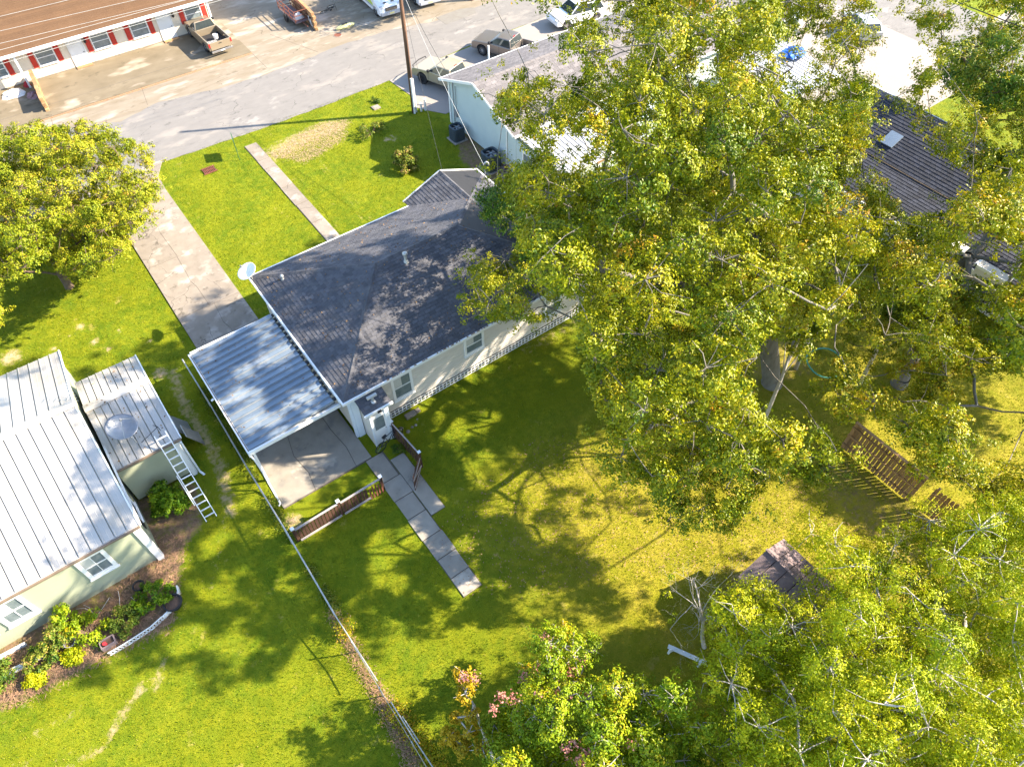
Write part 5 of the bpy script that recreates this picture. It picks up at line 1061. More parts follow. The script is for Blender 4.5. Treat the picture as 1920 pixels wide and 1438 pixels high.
def crown_points(vols, polys, gaps, n, dmin, zmin=2.5, seed=1, shell=.35, sunp=.93, minz_frac=0):
    g = np.random.default_rng(seed); out = []
    N = n*60; v = g.integers(0, len(vols), N); c = np.array([vols[i][0] for i in range(len(vols))])[v]; r = np.array([vols[i][1] for i in range(len(vols))])[v]
    u = unit(g.normal(size=(N, 3))); rad = g.uniform(shell, 1, N)**.45; P = c+u*r*rad[:, None]
    k = P[:, 2] > zmin
    if polys:
        q = PX(P); ins = np.zeros(N, bool); off = (q[:, 0] < 0) | (q[:, 0] > 1920) | (q[:, 1] < 0) | (q[:, 1] > 1438)
        for p in polys: ins |= inpoly(q, p)
        k &= (ins | (off & (g.random(N) < .6)))
        for p, pr_ in gaps: k &= ~(inpoly(q, p) & (g.random(N) > pr_))
    sq = sun_px(P)
    for p in SUNNY: k &= ~(inpoly(sq, p) & (g.random(N) < sunp))
    for p, z_, pr_ in SUNNY_UP: k &= ~(inpoly(sun_px(P-np.array([0, 0, z_]), z_), p) & (g.random(N) < pr_) & (P[:, 2] > z_+.5) & ~inpoly(PX(P), LOBE))
    P = P[k]; sel = []
    cell = {}
    for p in P:
        key = tuple((p//dmin).astype(int)); ok = True
        for a in (-1, 0, 1):
            for b_ in (-1, 0, 1):
                for c_ in (-1, 0, 1):
                    for s_ in cell.get((key[0]+a, key[1]+b_, key[2]+c_), ()):
                        if ((s_-p)**2).sum() < dmin*dmin: ok = False; break
        if ok: cell.setdefault(key, []).append(p); sel.append(p)
        if len(sel) >= n: break
    return np.array(sel)
SHADY = [([(300,700),(480,900),(540,1000),(620,1150),(560,1220),(420,1290),(250,1190),(330,1160),(400,1000),(330,760)], 0, .75), ([(185,960),(255,925),(250,990),(130,1030),(115,1000)], 3.4, .8), ([(150,760),(260,700),(300,790),(200,860)], 3.2, .5),
         ([(700,500),(850,430),(930,470),(900,600),(650,740),(560,640),(540,560)], 3.8, .3), ([(370,665),(510,595),(640,750),(470,845)], 2.7, 1), ([(770,800),(1000,640),(1090,640),(1130,780),(1060,830),(960,900),(850,920)], 0, .5),
         ([(560,1000),(720,940),(860,1100),(960,1060),(1000,1100),(980,1150),(760,1150),(640,1150)], 0, .45), ([(580,1320),(720,1290),(760,1438),(560,1438)], 0, .6), ([(80,1290),(200,1230),(330,1180),(330,1230),(160,1300)], 0, .4)]
def vol_d(P, vols): return np.min([np.linalg.norm((P-np.array(c))/np.array(r), axis=-1) for c, r in vols], 0)
def fill(blobs, vols, polys, gaps, rb, seed, sun=True, zmin=3.6, maxd=1.45, step=26):
    """complete a crown so that it is as closed as the oak in the photo, from the viewpoint and from the sun"""
    g = np.random.default_rng(seed); B = list(blobs)
    px = np.array([(x+g.uniform(-8, 8), y+g.uniform(-8, 8)) for x in range(-20, 1960, step) for y in range(-20, 1460, step)]); ins = np.zeros(len(px), bool)
    for p in polys: ins |= inpoly(px, p)
    for p, pr_ in gaps: ins &= ~(inpoly(px, p) & (g.random(len(px)) > pr_*.8))
    zz = np.arange(zmin, 19.3 if rb == 1.0 else 16.5, .6)
    for x, y in px[ins]:
        q = PX(np.array(B)); sc_ = FPX/np.maximum(1, (np.array([0, 0, CAMZ])-np.array(B))@(-_f)); 
        if (np.hypot(q[:, 0]-x, q[:, 1]-y) < rb*.62*sc_).any(): continue
        C = np.array([G(x, y, z) for z in zz]); d_ = vol_d(C, vols); s_ = sun_px(C); 
        for p in SUNNY: d_ = d_+inpoly(s_, p)*1.5
        
        for p, z_, pr_ in SUNNY_UP: d_ = d_+inpoly(sun_px(C-np.array([0, 0, z_]), z_), p)*pr_*1.3*(C[:, 2] > z_)
        i = int(np.argmin(d_+g.uniform(0, .12, len(d_))))
        if d_[i] < maxd: B.append(C[i])
    if sun:
        for poly, z0, pr_ in SHADY:
            P = np.array(poly, float); x0, y0 = P.min(0); x1, y1 = P.max(0)
            for x in np.arange(x0, x1, 30):
                for y in np.arange(y0, y1, 26):
                    if not inpoly(np.array([x, y]), poly) or g.random() > pr_: continue
                    gp = np.array(G(x, y, z0)); A = np.array(B); k = A[:, 2]-z0; hit = np.hypot(A[:, 0]-SX*SUNK*k-gp[0], A[:, 1]-SY*SUNK*k-gp[1])
                    if ((hit < rb*.8) & (k > 0)).any(): continue
                    C = np.array([gp+np.array([SX*SUNK*(z-z0), SY*SUNK*(z-z0), z-z0]) for z in zz if z > z0+1]); d_ = vol_d(C, vols); q = PX(C); ok = np.zeros(len(C), bool)
                    for p in polys: ok |= inpoly(q, p)
                    for p, pr2 in gaps: ok &= ~inpoly(q, p)
                    d_ = np.where(ok, d_, 9); i = int(np.argmin(d_))
                    if d_[i] < maxd: B.append(C[i])
    return np.array(B)
def foliage(blobs, rb, per, leaf, seed, subr=.34, sub=None, lpc=24, flat=.75, tint=(.5, .22), hang=0., aspect=.55):
    """leaf centres: blobs -> sprays -> leaves"""
    g = np.random.default_rng(seed); k = len(blobs); R_ = rb*g.uniform(.65, 1.25, k)
    idx = np.repeat(np.arange(k), per); u = unit(g.normal(size=(len(idx), 3))); u[:, 2] *= flat; rad = g.uniform(.25, 1, len(idx))**.45
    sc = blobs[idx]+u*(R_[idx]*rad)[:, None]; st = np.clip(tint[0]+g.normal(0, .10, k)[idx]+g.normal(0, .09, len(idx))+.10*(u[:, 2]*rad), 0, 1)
    i2 = np.repeat(np.arange(len(sc)), lpc); v = unit(g.normal(size=(len(i2), 3))); rr = g.random(len(i2))**.6*subr*g.uniform(.6, 1.3, len(sc))[i2]
    C_ = sc[i2]+v*rr[:, None]*np.array([1, 1, .75]); C_[:, 2] -= hang*g.random(len(i2))
    N_ = unit(v*.45+u[i2]*.75+np.array([0, 0, .35])+g.normal(size=v.shape)*.38)
    return C_, N_, np.clip(st[i2]+g.normal(0, tint[1]*.5, len(i2)), 0, 1), sc, idx
def grow(trunk, blobs, r0, rtip=.012, wiggle=.35, seed=0, bias=.3):
    """connect blobs to the trunk: list of (pts, radii)"""
    g = random.Random(seed); nodes = [Vector(p) for p in trunk]; par = [-1]+list(range(len(trunk)-1)); pl = [0.]*len(nodes)
    top = Vector(trunk[-1]); order = sorted(range(len(blobs)), key=lambda i: (Vector(blobs[i])-top).length)
    lo = max(0, len(trunk)-3); kids = {}
    for i in order:
        b_ = Vector(blobs[i]); best = min(range(lo, len(nodes)), key=lambda j: (nodes[j]-b_).length+bias*pl[j]+(1.5 if nodes[j].z > b_.z+.8 else 0)+.55*max(0, kids.get(j, 0)-(3 if j < len(trunk) else 0)))
        kids[best] = kids.get(best, 0)+1
        nodes.append(b_); par.append(best); pl.append(pl[best]+(nodes[best]-b_).length)
    w_ = [0.]*len(nodes)
    for i in range(len(nodes)-1, -1, -1):
        w_[i] += 1 if i >= len(trunk) else 0
        if par[i] >= 0: w_[par[i]] += w_[i]
    tot = max(w_[0], 1); rad = [max(rtip, r0*(x/tot)**.62) for x in w_]
    segs = []
    for i in range(1, len(nodes)):
        a, b_ = nodes[par[i]], nodes[i]; L = (b_-a).length; ra = min(rad[par[i]], rad[i]*1.35); 
        if i < len(trunk): segs.append(([a, b_], [rad[par[i]], rad[i]], True)); continue
        m1 = a+(b_-a)*.35+Vector((g.uniform(-1, 1), g.uniform(-1, 1), g.uniform(-.2, 1)))*wiggle*L*.22; m2 = a+(b_-a)*.7+Vector((g.uniform(-1, 1), g.uniform(-1, 1), g.uniform(-.3, .8)))*wiggle*L*.2
        segs.append(([a, m1, m2, b_], [ra, (ra*2+rad[i])/3, (ra+2*rad[i])/3, rad[i]], False))
    return segs
def twigs(sc, idx, blobs, m, parent, org, frac=.35, seed=0, r=.011):
    g = np.random.default_rng(seed); k = np.where(g.random(len(sc)) < frac)[0]; A = blobs[idx[k]]; B = sc[k]; d_ = unit(B-A); x = unit(np.cross(d_, np.array([.3, .2, 1.]))); y = np.cross(d_, x)
    rr = r*g.uniform(.7, 1.4, len(k))[:, None]; mid = (A+B)/2+g.normal(0, .08, A.shape); V = []
    for c_, q in ((A, 1.6), (mid, 1.2), (B+d_*.15, .5)):
        for a in (0, 2.1, 4.2): V.append(c_+(x*math.cos(a)+y*math.sin(a))*rr*q)
    V = np.stack(V, 1).reshape(-1, 3)-np.asarray(org); b0 = np.arange(len(k))[:, None]*9
    F = np.concatenate([b0+np.array([[s_*3+j, s_*3+(j+1) % 3, (s_+1)*3+(j+1) % 3, (s_+1)*3+j]]) for s_ in (0, 1) for j in range(3)], 1).reshape(-1, 4)
    o = tri_mesh('twigs', V, F, m, parent=parent); return tag(o, kind='stuff')
_lat = np.random.default_rng(77).random((128, 128))
def vnoise(x, y):
    xi, yi = np.floor(x).astype(int), np.floor(y).astype(int); fx, fy = x-xi, y-yi; fx = fx*fx*(3-2*fx); fy = fy*fy*(3-2*fy); L_ = lambda a, b_: _lat[a % 128, b_ % 128]
    return (L_(xi, yi)*(1-fx)+L_(xi+1, yi)*fx)*(1-fy)+(L_(xi, yi+1)*(1-fx)+L_(xi+1, yi+1)*fx)*fy
def spray_ok(sc, polys, gaps, thr, seed=0, sp=.88):
    """thin a crown: real holes of about a metre where light comes through, and a clean outline"""
    g = np.random.default_rng(seed); k = np.ones(len(sc), bool); q = PX(sc); gx_ = sc[:, 0]-SX*SUNK*sc[:, 2]; gy_ = sc[:, 1]-SY*SUNK*sc[:, 2]
    if polys:
        ins = (q[:, 0] < 0) | (q[:, 0] > 1920) | (q[:, 1] < 0) | (q[:, 1] > 1438)
        for p in polys: ins |= inpoly(q, p)
        k &= ins | (g.random(len(sc)) < .15)
        for p, pr_ in gaps: k &= ~(inpoly(q, p) & (g.random(len(sc)) > pr_+.08))
    for p in SUNNY[:1]+SUNNY[5:6]: k &= ~(inpoly(sun_px(sc), p) & (g.random(len(sc)) < sp))
    for p, z_, pr_ in SUNNY_UP: k &= ~(inpoly(sun_px(sc-np.array([0, 0, z_]), z_), p) & (g.random(len(sc)) < pr_) & (sc[:, 2] > z_+.5) & ~inpoly(q, LOBE))
    n_ = .6*vnoise(gx_/1.5+31, gy_/1.5+17)+.4*vnoise(gx_/.6+5, gy_/.6+63)
    thr = np.where((q[:, 1] < 350) & (q[:, 0] > 900), thr+.10, thr)
    return k & ((n_ < thr) | (inpoly(q, LOBE) & (n_ < .62)))
def make_tree(name, label, trunk, blobs, rb, per, leaf, leafm, barkm, r0, seed, tint=(.5, .22), lpc=24, subr=.34, cat='tree', group=None, aspect=.55, hang=0., tw=.15, flat=.75, bias=.3, wiggle=.2, thin=None):
    org = trunk[0]; t = thing(name, label, cat, org, group)
    segs = grow(trunk, blobs, r0, seed=seed, bias=bias, wiggle=wiggle); tm = MB(); bm_ = MB()
    for pts, rs, tr_ in segs: (tm if tr_ else bm_).tube(pts, rs, 12 if tr_ else (7 if rs[0] > .05 else 5), cap=False)
    f0 = Vector(trunk[0]); tm.tube([f0-Vector((0, 0, .1)), f0+Vector((0, 0, .5))], [r0*1.25, r0*1.0], 12, cap=False)
    tm.build('trunk', barkm, t, smooth=True); bm_.build('branches', barkm, t, smooth=True)
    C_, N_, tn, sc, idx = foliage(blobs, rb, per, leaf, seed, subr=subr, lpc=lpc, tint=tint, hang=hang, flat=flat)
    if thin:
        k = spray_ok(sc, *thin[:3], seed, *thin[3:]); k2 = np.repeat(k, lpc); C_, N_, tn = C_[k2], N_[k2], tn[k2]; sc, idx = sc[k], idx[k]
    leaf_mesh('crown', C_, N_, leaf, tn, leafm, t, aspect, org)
    if tw: twigs(sc, idx, blobs, barkm, t, org, tw, seed)
    return t
# --- the great oak
P1 = [(1045,60),(1095,0),(1130,60),(1170,-60),(1520,-60),(1640,-60),(1660,40),(1600,130),(1640,170),(1620,330),(1640,470),(1600,560),(1480,640),(1400,700),(1430,790),(1560,800),(1575,850),(1550,910),(1500,905),(1450,880),(1410,960),(1380,990),(1290,1000),(1230,970),(1220,900),(1160,915),(1130,880),(1150,830),(1110,730),(1090,640),(1075,590),(1020,600),(1020,640),(960,645),(930,600),(890,600),(868,570),(880,500),(960,480),(990,420),(930,330),(960,330),(985,300),(1000,310),(990,250),(930,220),(930,150),(960,165),(970,110),(1000,105),(1060,120)]
g1 = [([(980,100),(1090,90),(1090,150),(1000,150)], .3), ([(1130,0),(1160,0),(1200,60),(1170,130),(1130,110)], .4), ([(1280,20),(1400,-60),(1400,70),(1330,110)], .55), ([(1290,80),(1350,80),(1350,170),(1300,150)], .45), ([(1390,100),(1520,60),(1540,190),(1400,190)], .4),
      ([(1440,-60),(1660,-60),(1660,60),(1560,200),(1470,110)], .7), ([(985,520),(1095,560),(1070,600),(990,590)], .1), ([(1010,230),(1140,240),(1130,330),(1040,320)], .35), ([(1010,330),(1060,300),(1080,330),(1060,430),(1020,400)], .3), ([(1430,640),(1520,620),(1560,760),(1430,780)], .0), ([(880,600),(1090,600),(1100,760),(700,800)], .0)]
V1 = [((15.5, 15.5, 15.2), (6.2, 6.2, 3.8)), ((18.5, 11.0, 10.8), (10.5, 8.8, 6.0)), ((18, 8.5, 6.5), (7.5, 5.0, 3.2)), ((15, 17, 8.0), (6.5, 4.5, 3.0)), ((25, 17, 12), (8, 7, 4.8))]
b1 = crown_points(V1, [P1], g1, 470, 1.1, 3.6, 21, .3)
b1 = fill(b1, V1, [P1], g1, 1.0, 1)
make_tree('oak_tree', 'huge spreading oak over the yard and the right end of the dark roof', [(23.4, 9.9, 0), (22.9, 10.4, 2.2), (22.3, 11.1, 4.6), (21.8, 11.8, 6.8)], b1, 1.0, 50, .105, 'oak_leaf', 'bark', .44, 3, (.55, .18), 32, thin=([P1], g1, .515, .8), subr=.27)
# --- second oak on the right
P2 = [(1640,170),(1700,190),(1760,90),(1680,0),(1790,30),(1780,110),(1720,190),(1760,230),(1830,200),(1870,280),(1960,300),(1990,1000),(1850,950),(1780,900),(1730,890),(1700,830),(1640,780),(1570,790),(1540,640),(1600,560),(1640,470),(1620,330),(1700,400),(1770,400),(1820,350)]
g2 = [([(1640,160),(1880,240),(1885,300),(1760,400),(1700,400),(1620,280)], .42), ([(1810,420),(1920,460),(1920,550),(1800,510)], .05), ([(1590,650),(1720,640),(1720,760),(1600,760)], .5), ([(1790,710),(2000,690),(2000,870),(1820,860)], .12), ([(1585,800),(1700,850),(1700,920),(1585,860)], .0), ([(1660,0),(1800,20),(1780,200),(1640,160)], .75)]
b2 = crown_points([((29.5, 5.5, 9.5), (8.5, 8.5, 5.5)), ((31, 10, 13), (5, 5, 3.5)), ((26, 2.5, 6.5), (6, 4.5, 3.2)), ((36, 3, 8), (6, 7, 4))], [P2], g2, 340, .95, 3.4, 22, .3)
b2 = fill(b2, [((29.5, 5.5, 9.5), (8.5, 8.5, 5.5)), ((31, 10, 13), (5, 5, 3.5)), ((26, 2.5, 6.5), (6, 4.5, 3.2))], [P2], g2, 1.05, 2)
make_tree('oak_tree', 'second large oak filling the right edge, in front of the low tan fence', [(28.4, 6.1, 0), (28.8, 6.4, 2.4), (29.4, 6.8, 5.0), (29.8, 7.0, 7.0)], b2, 1.05, 46, .108, 'oak_leaf', 'bark', .34, 4, (.57, .2), 30, thin=([P2], g2, .60, .35), subr=.28)
# smaller stems seen under the canopy
for i, (x, y, h, lx, ly, lab) in enumerate(((20.1, 8.0, 6.5, .25, .5, 'slim pale bare stem standing in the gap left of the tan fence'), (26.7, 7.2, 6.5, -.5, .3, 'slim dark stem leaning between the two oaks'), (25.1, 9.8, 5.5, -.1, .2, 'short pale stem beside the big oak trunk'))):
    t = thing('young_tree', lab, 'tree', (x, y, 0), 'slim stems under the oaks'); P = [(x, y, 0), (x+lx*.3, y+ly*.3, h*.35), (x+lx*.8, y+ly*.6, h*.7), (x+lx, y+ly, h)]
    MB().tube(P, [.11, .09, .07, .04], 8).build('trunk', 'bark_pale', t, smooth=True); b_ = np.array([(x+lx+rnd.uniform(-.9, .9), y+ly+rnd.uniform(-.9, .9), h+rnd.uniform(-.6, .8)) for _ in range(7)])
    mb = MB(); [mb.tube([P[2], tuple(q)], [.03, .012], 5) for q in b_]; mb.build('branches', 'bark_pale', t, smooth=True)
    C_, N_, tn, sc, idx = foliage(b_, .5, 16, .13, 60+i, lpc=20, tint=(.5, .25)); leaf_mesh('crown', C_, N_, .14, tn, 'oak_leaf', t, .55, (x, y, 0))
# --- darker tree between the houses
P3 = [(900,340),(960,355),(1000,330),(1060,330),(1100,360),(1180,400),(1180,560),(1090,560),(1060,590),(1020,600),(1010,640),(960,650),(925,600),(880,600),(868,560),(885,500),(900,480),(940,440),(895,400)]
b3 = crown_points([((21.2, 22.6, 5.2), (3.6, 3.8, 2.9)), ((18.0, 20.0, 7.2), (4.0, 3.4, 2.2))], [P3], [([(985,530),(1095,560),(1060,600),(990,590)], .25)], 62, .85, 2.2, 23, .3)
make_tree('dark_green_tree', 'darker green tree with yellow tips between the dark roof and the patio cover', [(20.6, 21.8, 0), (20.6, 21.9, 1.5), (20.4, 21.9, 3.2), (20.0, 21.7, 4.6)], b3, .85, 40, .12, 'oak_dark_leaf', 'bark', .22, 5, (.34, .3), 26, .28)
# --- top right trees
P4 = [(1800,70),(1850,45),(1960,50),(1990,210),(1900,200),(1870,240),(1830,210),(1790,140)]
b4 = crown_points([((50.5, 16.2, 5.5), (4.6, 5.2, 3.6))], [P4], [], 46, 1.0, 2.2, 24)
make_tree('round_street_tree', 'dense green tree at the top right corner beside the side street', [(50.6, 16.0, 0), (50.6, 16.0, 1.6), (50.5, 16.1, 3.6)], b4, 1.1, 40, .17, 'oak_dark_leaf', 'bark_brown', .28, 6, (.62, .25), 24, .38)
# --- left round tree
P5 = [(-60,260),(0,250),(60,232),(110,238),(150,225),(200,236),(250,262),(290,290),(300,330),(296,400),(262,420),(240,470),(200,495),(170,515),(120,510),(60,490),(20,530),(-60,560)]
V5 = [((-1.8, 38.0, 3.9), (6.6, 7.8, 2.8))]
b5 = crown_points(V5, [P5], [], 190, .80, 1.3, 25, .2, .0)
b5 = fill(b5, V5, [P5], [], .8, 5, False, 1.6, 1.3, 22)
make_tree('round_tree', 'broad low round tree with olive leaves beside the driveway, upper left', [(-2.6, 37.6, 0), (-2.6, 37.6, .9), (-2.5, 37.8, 1.8)], b5, .80, 44, .10, 'round_leaf', 'bark_brown', .20, 7, (.50, .24), 26, .22, thin=([P5], [], .68, 0))
# --- bottom right tree
P6 = [(1345,1230),(1350,1140),(1390,1100),(1400,1060),(1440,1090),(1480,1110),(1540,1110),(1510,1000),(1560,1000),(1640,1040),(1700,1000),(1720,960),(1770,990),(1850,960),(1990,940),(1990,1560),(1370,1560),(1380,1438),(1360,1380),(1300,1330),(1290,1290),(1330,1270)]
g6 = [([(1400,1020),(1545,1020),(1600,1140),(1500,1150),(1400,1090)], .06), ([(1260,1270),(1360,1280),(1380,1380),(1290,1400)], .25), ([(1700,1000),(1850,1000),(1840,1060),(1720,1060)], .4)]
b6 = crown_points([((15.0, -2.6, 5.6), (6.5, 5.0, 3.4)), ((11.5, -.8, 4.6), (3.8, 4.4, 2.6)), ((19, -3.4, 5), (5, 4, 3)), ((10.5, -3.5, 6), (4, 4, 3))], [P6], g6, 230, .85, 1.6, 26, .25)
b6 = fill(b6, [((15.0, -2.6, 5.6), (6.5, 5.0, 3.4)), ((11.5, -.8, 4.6), (3.8, 4.4, 2.6))], [P6], g6, .8, 3, False, 2.0)
make_tree('leafy_ash_tree', 'bright yellow-green tree with pale bare twigs filling the bottom right corner', [(14.2, -2.0, 0), (14.0, -2.0, 1.6), (13.8, -2.1, 3.2), (13.7, -2.2, 4.4)], b6, .80, 44, .092, 'ash_leaf', 'bark_pale', .30, 8, (.55, .2), 30, .25, aspect=.38, hang=.15, tw=.12)
# --- bottom centre crape myrtle with blossoms
P7 = [(985,1220),(1020,1180),(1080,1185),(1110,1240),(1120,1290),(1200,1260),(1240,1320),(1270,1290),(1310,1350),(1360,1400),(1400,1560),(900,1560),(900,1438),(930,1380),(900,1340),(940,1310),(980,1290)]
b7 = crown_points([((5.4, 3.1, 3.4), (3.3, 3.3, 2.3)), ((7.4, .6, 3.2), (3.2, 2.8, 2.4)), ((3.6, 2.2, 4.4), (2.4, 2.4, 2))], [P7], [([(1190,1300),(1290,1330),(1290,1400),(1210,1380)], .5)], 105, .62, 1.0, 27, .25)
mt = make_tree('crape_myrtle', 'crape myrtle with pink blossom heads and orange tips at the bottom centre', [(5.6, 2.4, 0), (5.6, 2.4, .8), (5.5, 2.4, 1.8)], b7, .58, 42, .10, 'myrtle_leaf', 'bark_pale', .14, 9, (.47, .17), 24, .20, aspect=.5)
g = np.random.default_rng(4); bpx = [(1022,1195),(1030,1212),(1095,1240),(1010,1252),(1040,1262),(1070,1258),(980,1268),(1012,1305),(1045,1300),(1105,1305),(1065,1315),(963,1310),(940,1308),(924,1332),(1040,1355),(1040,1340),(1060,1405),(1075,1398),(1090,1430),(1125,1412),(1100,1410),(1085,1425),(1182,1395),(870,1270),(890,1272)]
bl = MB(); cs_, ns_, tt_ = [], [], []
for p in bpx:
    z_ = 4.3 if p[1] < 1290 else 5.0; c_ = np.array(G(p[0], p[1], z_)); k = 46; v = g.normal(size=(k, 3))*np.array([.09, .09, .14]); cs_.append(c_+v); ns_.append(unit(v+g.normal(size=v.shape)*.05)); tt_.append(g.random(k))
o = leaf_mesh('blossom', np.concatenate(cs_), np.concatenate(ns_), .075, np.concatenate(tt_), 'blossom', mt, .8, (5.6, 2.4, 0))
# --- golden sapling left of it
gb = np.array([G(*p) for p in ((868,1262,4.0),(880,1280,3.9),(872,1300,3.8),(855,1345,3.2),(885,1340,3.4),(850,1380,2.8),(865,1395,2.7),(838,1382,2.8),(905,1402,3.0),(880,1372,3.0),(868,1405,2.6))])
make_tree('golden_sapling', 'thin sapling with golden leaves and bare pale branches left of the crape myrtle', [G(925, 1420, 1.0)[:2]+(0,), G(922, 1415, 1.4), G(905, 1370, 2.3), G(888, 1320, 3.2)], gb, .26, 18, .10, 'gold_leaf', 'bark_pale', .05, 10, (.5, .4), 16, .14, bias=.1, wiggle=.5)
# --- bare trees
def bare(name, label, root, r0, h, seed, spread=.8, levels=5, lean=(0, 0), leaves=None, grp=None):
    g = random.Random(seed); t = thing(name, label, 'tree', root, grp); tm = MB(); br = MB(); tips = []
    def rec(p, d_, L, r_, lv):
        n_ = 4; pts = [p]; rs = [r_]; q = p; dd = d_
        for i in range(n_):
            dd = (dd+Vector((g.uniform(-1, 1), g.uniform(-1, 1), g.uniform(-.6, .9)))*.16).normalized(); q = q+dd*L/n_; pts.append(q); rs.append(r_*(1-.45*(i+1)/n_))
        (tm if lv == levels else br).tube(pts, rs, 8 if lv >= levels-1 else 4, cap=False)
        if lv <= 0: tips.append(q); return
        for k in range(g.choice((2, 3, 3)) if lv < levels else 4):
            s_ = g.uniform(.35, 1) if k else 1; i = min(n_, max(1, int(s_*n_))); ax = Vector((g.uniform(-1, 1), g.uniform(-1, 1), g.uniform(-.5, .7))).normalized()
            rec(pts[i], (dd*(1-spread*.55)+ax*spread).normalized(), L*g.uniform(.55, .82), rs[i]*.62, lv-1)
    rec(Vector(root), Vector((lean[0], lean[1], 1)).normalized(), h*.30, r0, levels)
    tm.build('trunk', 'bark_pale', t, smooth=True); tag(br.build('branches', 'bark_pale', t, smooth=True), None)
    if leaves: b_ = np.array([tuple(q) for q in tips[::leaves]]); C_, N_, tn, sc, idx = foliage(b_, .22, 3, .1, seed, subr=.14, lpc=10, tint=(.65, .25)); leaf_mesh('crown', C_, N_, .11, tn, 'ash_leaf', t, .4, root)
    return t
bare('bare_tree', 'leafless pale grey tree standing at the left edge of the bottom right foliage', (11.3, 2.8, 0), .09, 9.0, 21, .70, 6, (.0, .28), leaves=60)
bare('bare_tree', 'spray of leafless white branches in front of the shed roof', G(1590, 1250, 3.2)[:2]+(2.4,), .06, 4.6, 13, .7, 4, (.2, .3), leaves=None)
bare('bare_tree', 'leafless white branches crossing the foliage low in the bottom right corner', G(1500, 1380, 4)[:2]+(3.2,), .05, 4.2, 14, .75, 4, (.3, -.1))
bare('bare_tree', 'pale twiggy leafless stem rising beside the tan fence shadow', G(1665, 1060, 0)[:2]+(0,), .05, 4.4, 15, .6, 4, (-.2, .3), leaves=6)
# --- bushes
def bush(label, c, r, h, n, m, seed, tint, leaf=.1, lpc=18, grp=None, name='bush', sub=14, subr=.14):
    g = np.random.default_rng(seed); u = unit(g.normal(size=(n, 3))); u[:, 2] = abs(u[:, 2]); b_ = np.array([c[0], c[1], h*.15])+u*np.array([r, r, h*.85])*(g.uniform(.3, 1, n)**.5)[:, None]
    t = thing(name, label, 'shrub' if name != 'potted_plant' else 'plant', (c[0], c[1], 0), grp); mb = MB()
    for q in b_: mb.tube([(c[0]+g.normal()*.05, c[1]+g.normal()*.05, 0), tuple((q+np.array([c[0], c[1], 0]))/2+g.normal(size=3)*.05), tuple(q)], [.018, .013, .007], 4, cap=False)
    mb.build('stems', 'bark_brown', t); C_, N_, tn, sc, idx = foliage(b_, r*.28, sub, leaf, seed, subr=subr, lpc=lpc, tint=tint); C_[:, 2] = np.maximum(C_[:, 2], .03)
    leaf_mesh('foliage', C_, N_, leaf, tn, m, t, .55, (c[0], c[1], 0)); return t
bush('rounded yellow-green bush on the front lawn near the house peak', (18.2, 35.9), .85, 1.35, 24, 'bush_leaf', 31, (.62, .35), .12)
bush('thin straggly bush on the front lawn beside the straw patch', (18.2, 40.6), 1.0, .8, 16, 'bush_leaf', 32, (.45, .3), .1, 10, sub=8)
bush('tuft of dark weeds behind the concrete meter box', (20.4, 44.0), .4, .3, 8, 'bush_leaf', 33, (.2, .3), .08, 8)
bush('glossy dark green citrus bush beside the foot of the ladder', (-2.9, 20.9), .75, 1.5, 34, 'myrtle_leaf', 34, (.22, .22), .11)
for i, (x, y, r_, h_, tn_, lf, lab) in enumerate(((-5.0, 17.2, .75, .9, (.25, .25), 'myrtle_leaf', 'leafy shrub at the right end of the flower bed'), (-6.2, 17.0, .6, .6, (.42, .25), 'bush_leaf', 'low yellow-green shrub in the flower bed right of the planter'), (-7.5, 17.4, .8, .8, (.45, .2), 'myrtle_leaf', 'yellow-green shrub in the middle of the flower bed'),
        (-8.6, 17.7, .7, 1.1, (.35, .4), 'bush_leaf', 'taller mixed shrub in the flower bed under the left window'), (-9.3, 17.4, .55, .7, (.45, .25), 'bush_leaf', 'bright leaning shrub at the left of the flower bed'), (-8.0, 18.3, .45, 1.5, (.45, .2), 'myrtle_leaf', 'tall thin stem shrub against the sage wall'),
        (-8.3, 16.9, .35, .4, (.7, .2), 'ash_leaf', 'small lime green plant spilling over the bed front'), (-10.5, 17.6, .7, .8, (.3, .3), 'bush_leaf', 'dark shrub at the left end of the bed'), (-9.7, 16.8, .35, .35, (.7, .2), 'ash_leaf', 'small lime plant below the pale timber border'))):
    bush(lab, (x, y), r_, h_, 16, lf, 40+i, tn_, .09, 14, 'flower bed shrubs', sub=12)
def strip(name, label, cat, pts, wd, h, n, m, leaf, tint, seed):
    g = np.random.default_rng(seed); P = np.array(pts); s_ = g.uniform(0, len(P)-1.001, n); i = s_.astype(int); f = (s_-i)[:, None]; c_ = P[i]*(1-f)+P[i+1]*f
    hh = h*(.25+.75*vnoise(c_[:, 1]*1.1, c_[:, 1]*0+seed)); C_ = np.stack([c_[:, 0]+g.normal(0, wd, n), c_[:, 1]+g.normal(0, .05, n), .03+hh*g.random(n)**1.2], -1); k = vnoise(c_[:, 1]*1.3+9, c_[:, 1]*0+seed) > .3
    N_ = unit(g.normal(size=C_.shape)+np.array([0, 0, .6])); o = leaf_mesh(name, C_[k], N_[k], leaf, np.clip(g.normal(*tint, n), 0, 1)[k], m, None); return tag(o, label, cat, kind='stuff')
strip('fence_weeds', 'green weeds growing along the foot of the wire fence', 'weeds', [(.55, 26.5), (.6, 20), (.55, 16), (.6, 12.5)], .13, .35, 5200, 'bush_leaf', .08, (.4, .2), 5)
strip('fence_vine', 'brownish and yellow vine smothering the lower part of the wire fence', 'vine', [(.45, 12.6), (.5, 9), (.75, 6), (1.3, 3.2)], .18, .95, 8000, 'oak_leaf', .08, (.78, .2), 6)
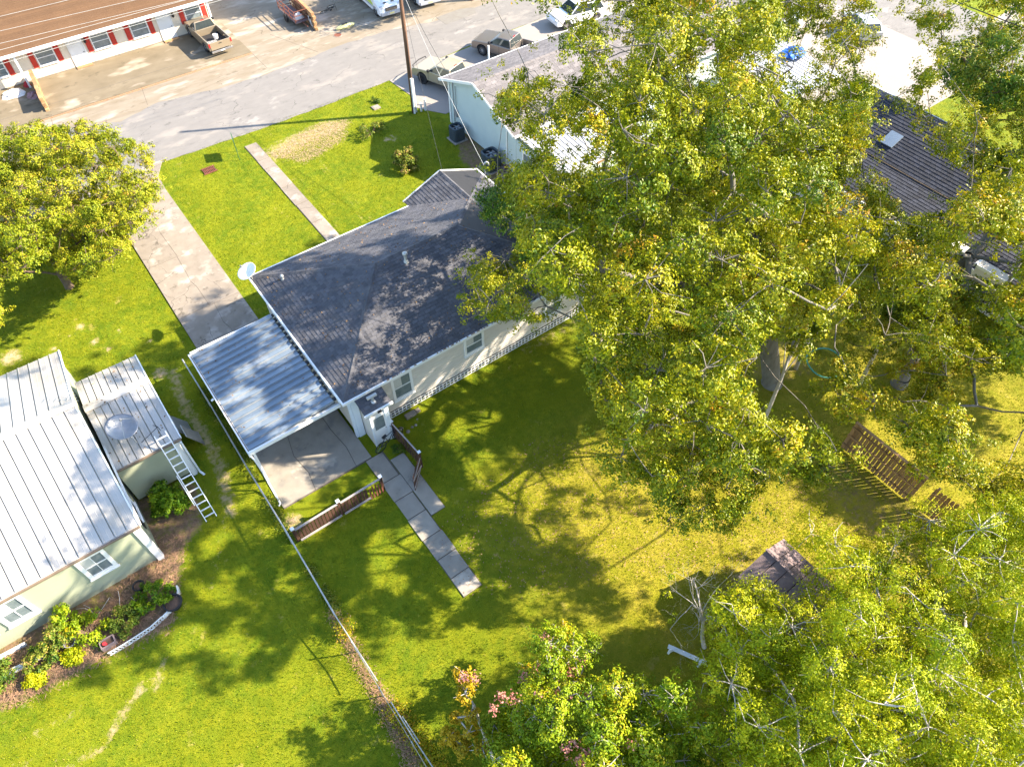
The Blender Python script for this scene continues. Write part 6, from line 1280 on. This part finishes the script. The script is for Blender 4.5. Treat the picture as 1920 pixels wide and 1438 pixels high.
bush('weed clump at the foot of the side screen', (6.55, 17.5), .35, .35, 10, 'bush_leaf', 120, (.3, .2), .07, 12, None, 'weed_clump', 8, .08)
# --- unseen trees added beyond the top edge, only to cast shade
for i, (x, y, r_, lab) in enumerate(((35.0, 52.9, 3.6, 'street tree above the top edge whose round shade lies by the vans'), (27.6, 59.6, 2.6, 'street tree above the top edge shading the ground by the rusty trailer'))):
    bb = crown_points([((x, y, 6.3), (r_, r_, 1.9))], None, [], 50, .9, 4.4, 80+i, .1, 0)
    make_tree('added_shade_tree', lab, [(x, y, 0), (x, y, 2.2), (x, y, 4.2)], bb, 1.0, 26, .2, 'oak_dark_leaf', 'bark_brown', .2, 80+i, (.4, .2), 16, .4, tw=0)
# first added tree stands outside the top of the frame to cast the rounded shade by the vans


# leaves that have dropped on the roofs
def roof_leaves(name, label, root, n, x0, x1, y0, y1, zf, seed):
    g = np.random.default_rng(seed); x = g.uniform(x0, x1, n); y = g.uniform(y0, y1, n); z = np.array([zf(a, b_) for a, b_ in zip(x, y)]); k = np.isfinite(z)
    C_ = np.stack([x, y, z+.04], -1)[k]; o = leaf_mesh(name, C_, unit(g.normal(size=C_.shape)*.35+np.array([0, 0, 1.])), .10, g.random(len(C_)), 'dead_leaf', None); return tag(o, label, 'leaves', kind='stuff')
M['dead_leaf'] = leafmat('dead_leaf', [(0, (.10, .05, .02)), (1, (.34, .20, .08))], .7, .1)
def zmain(x, y):
    d_ = min(x-5.1, 19.27-x, y-19.1, 28.85-y); return E_+SL*d_+.02 if d_ > 0 else float('nan')
roof_leaves('roof_leaves', 'few brown leaves scattered over the dark shingled roof', None, 420, 5.2, 19.2, 19.2, 28.8, zmain, 5)
roof_leaves('roof_leaves', 'few brown leaves scattered over the carport roof', None, 60, .9, 4.9, 19.6, 26.1, lambda x, y: cz(x)+.03, 6)
roof_leaves('roof_leaves', 'few brown leaves scattered over the low ribbed roof by the dish', None, 50, -3.9, -1.3, 22, 27, lambda x, y: (2.78+(y-21.85)*.164 if y < 25.2 else 3.32-(y-25.2)*.21)+.02, 7)
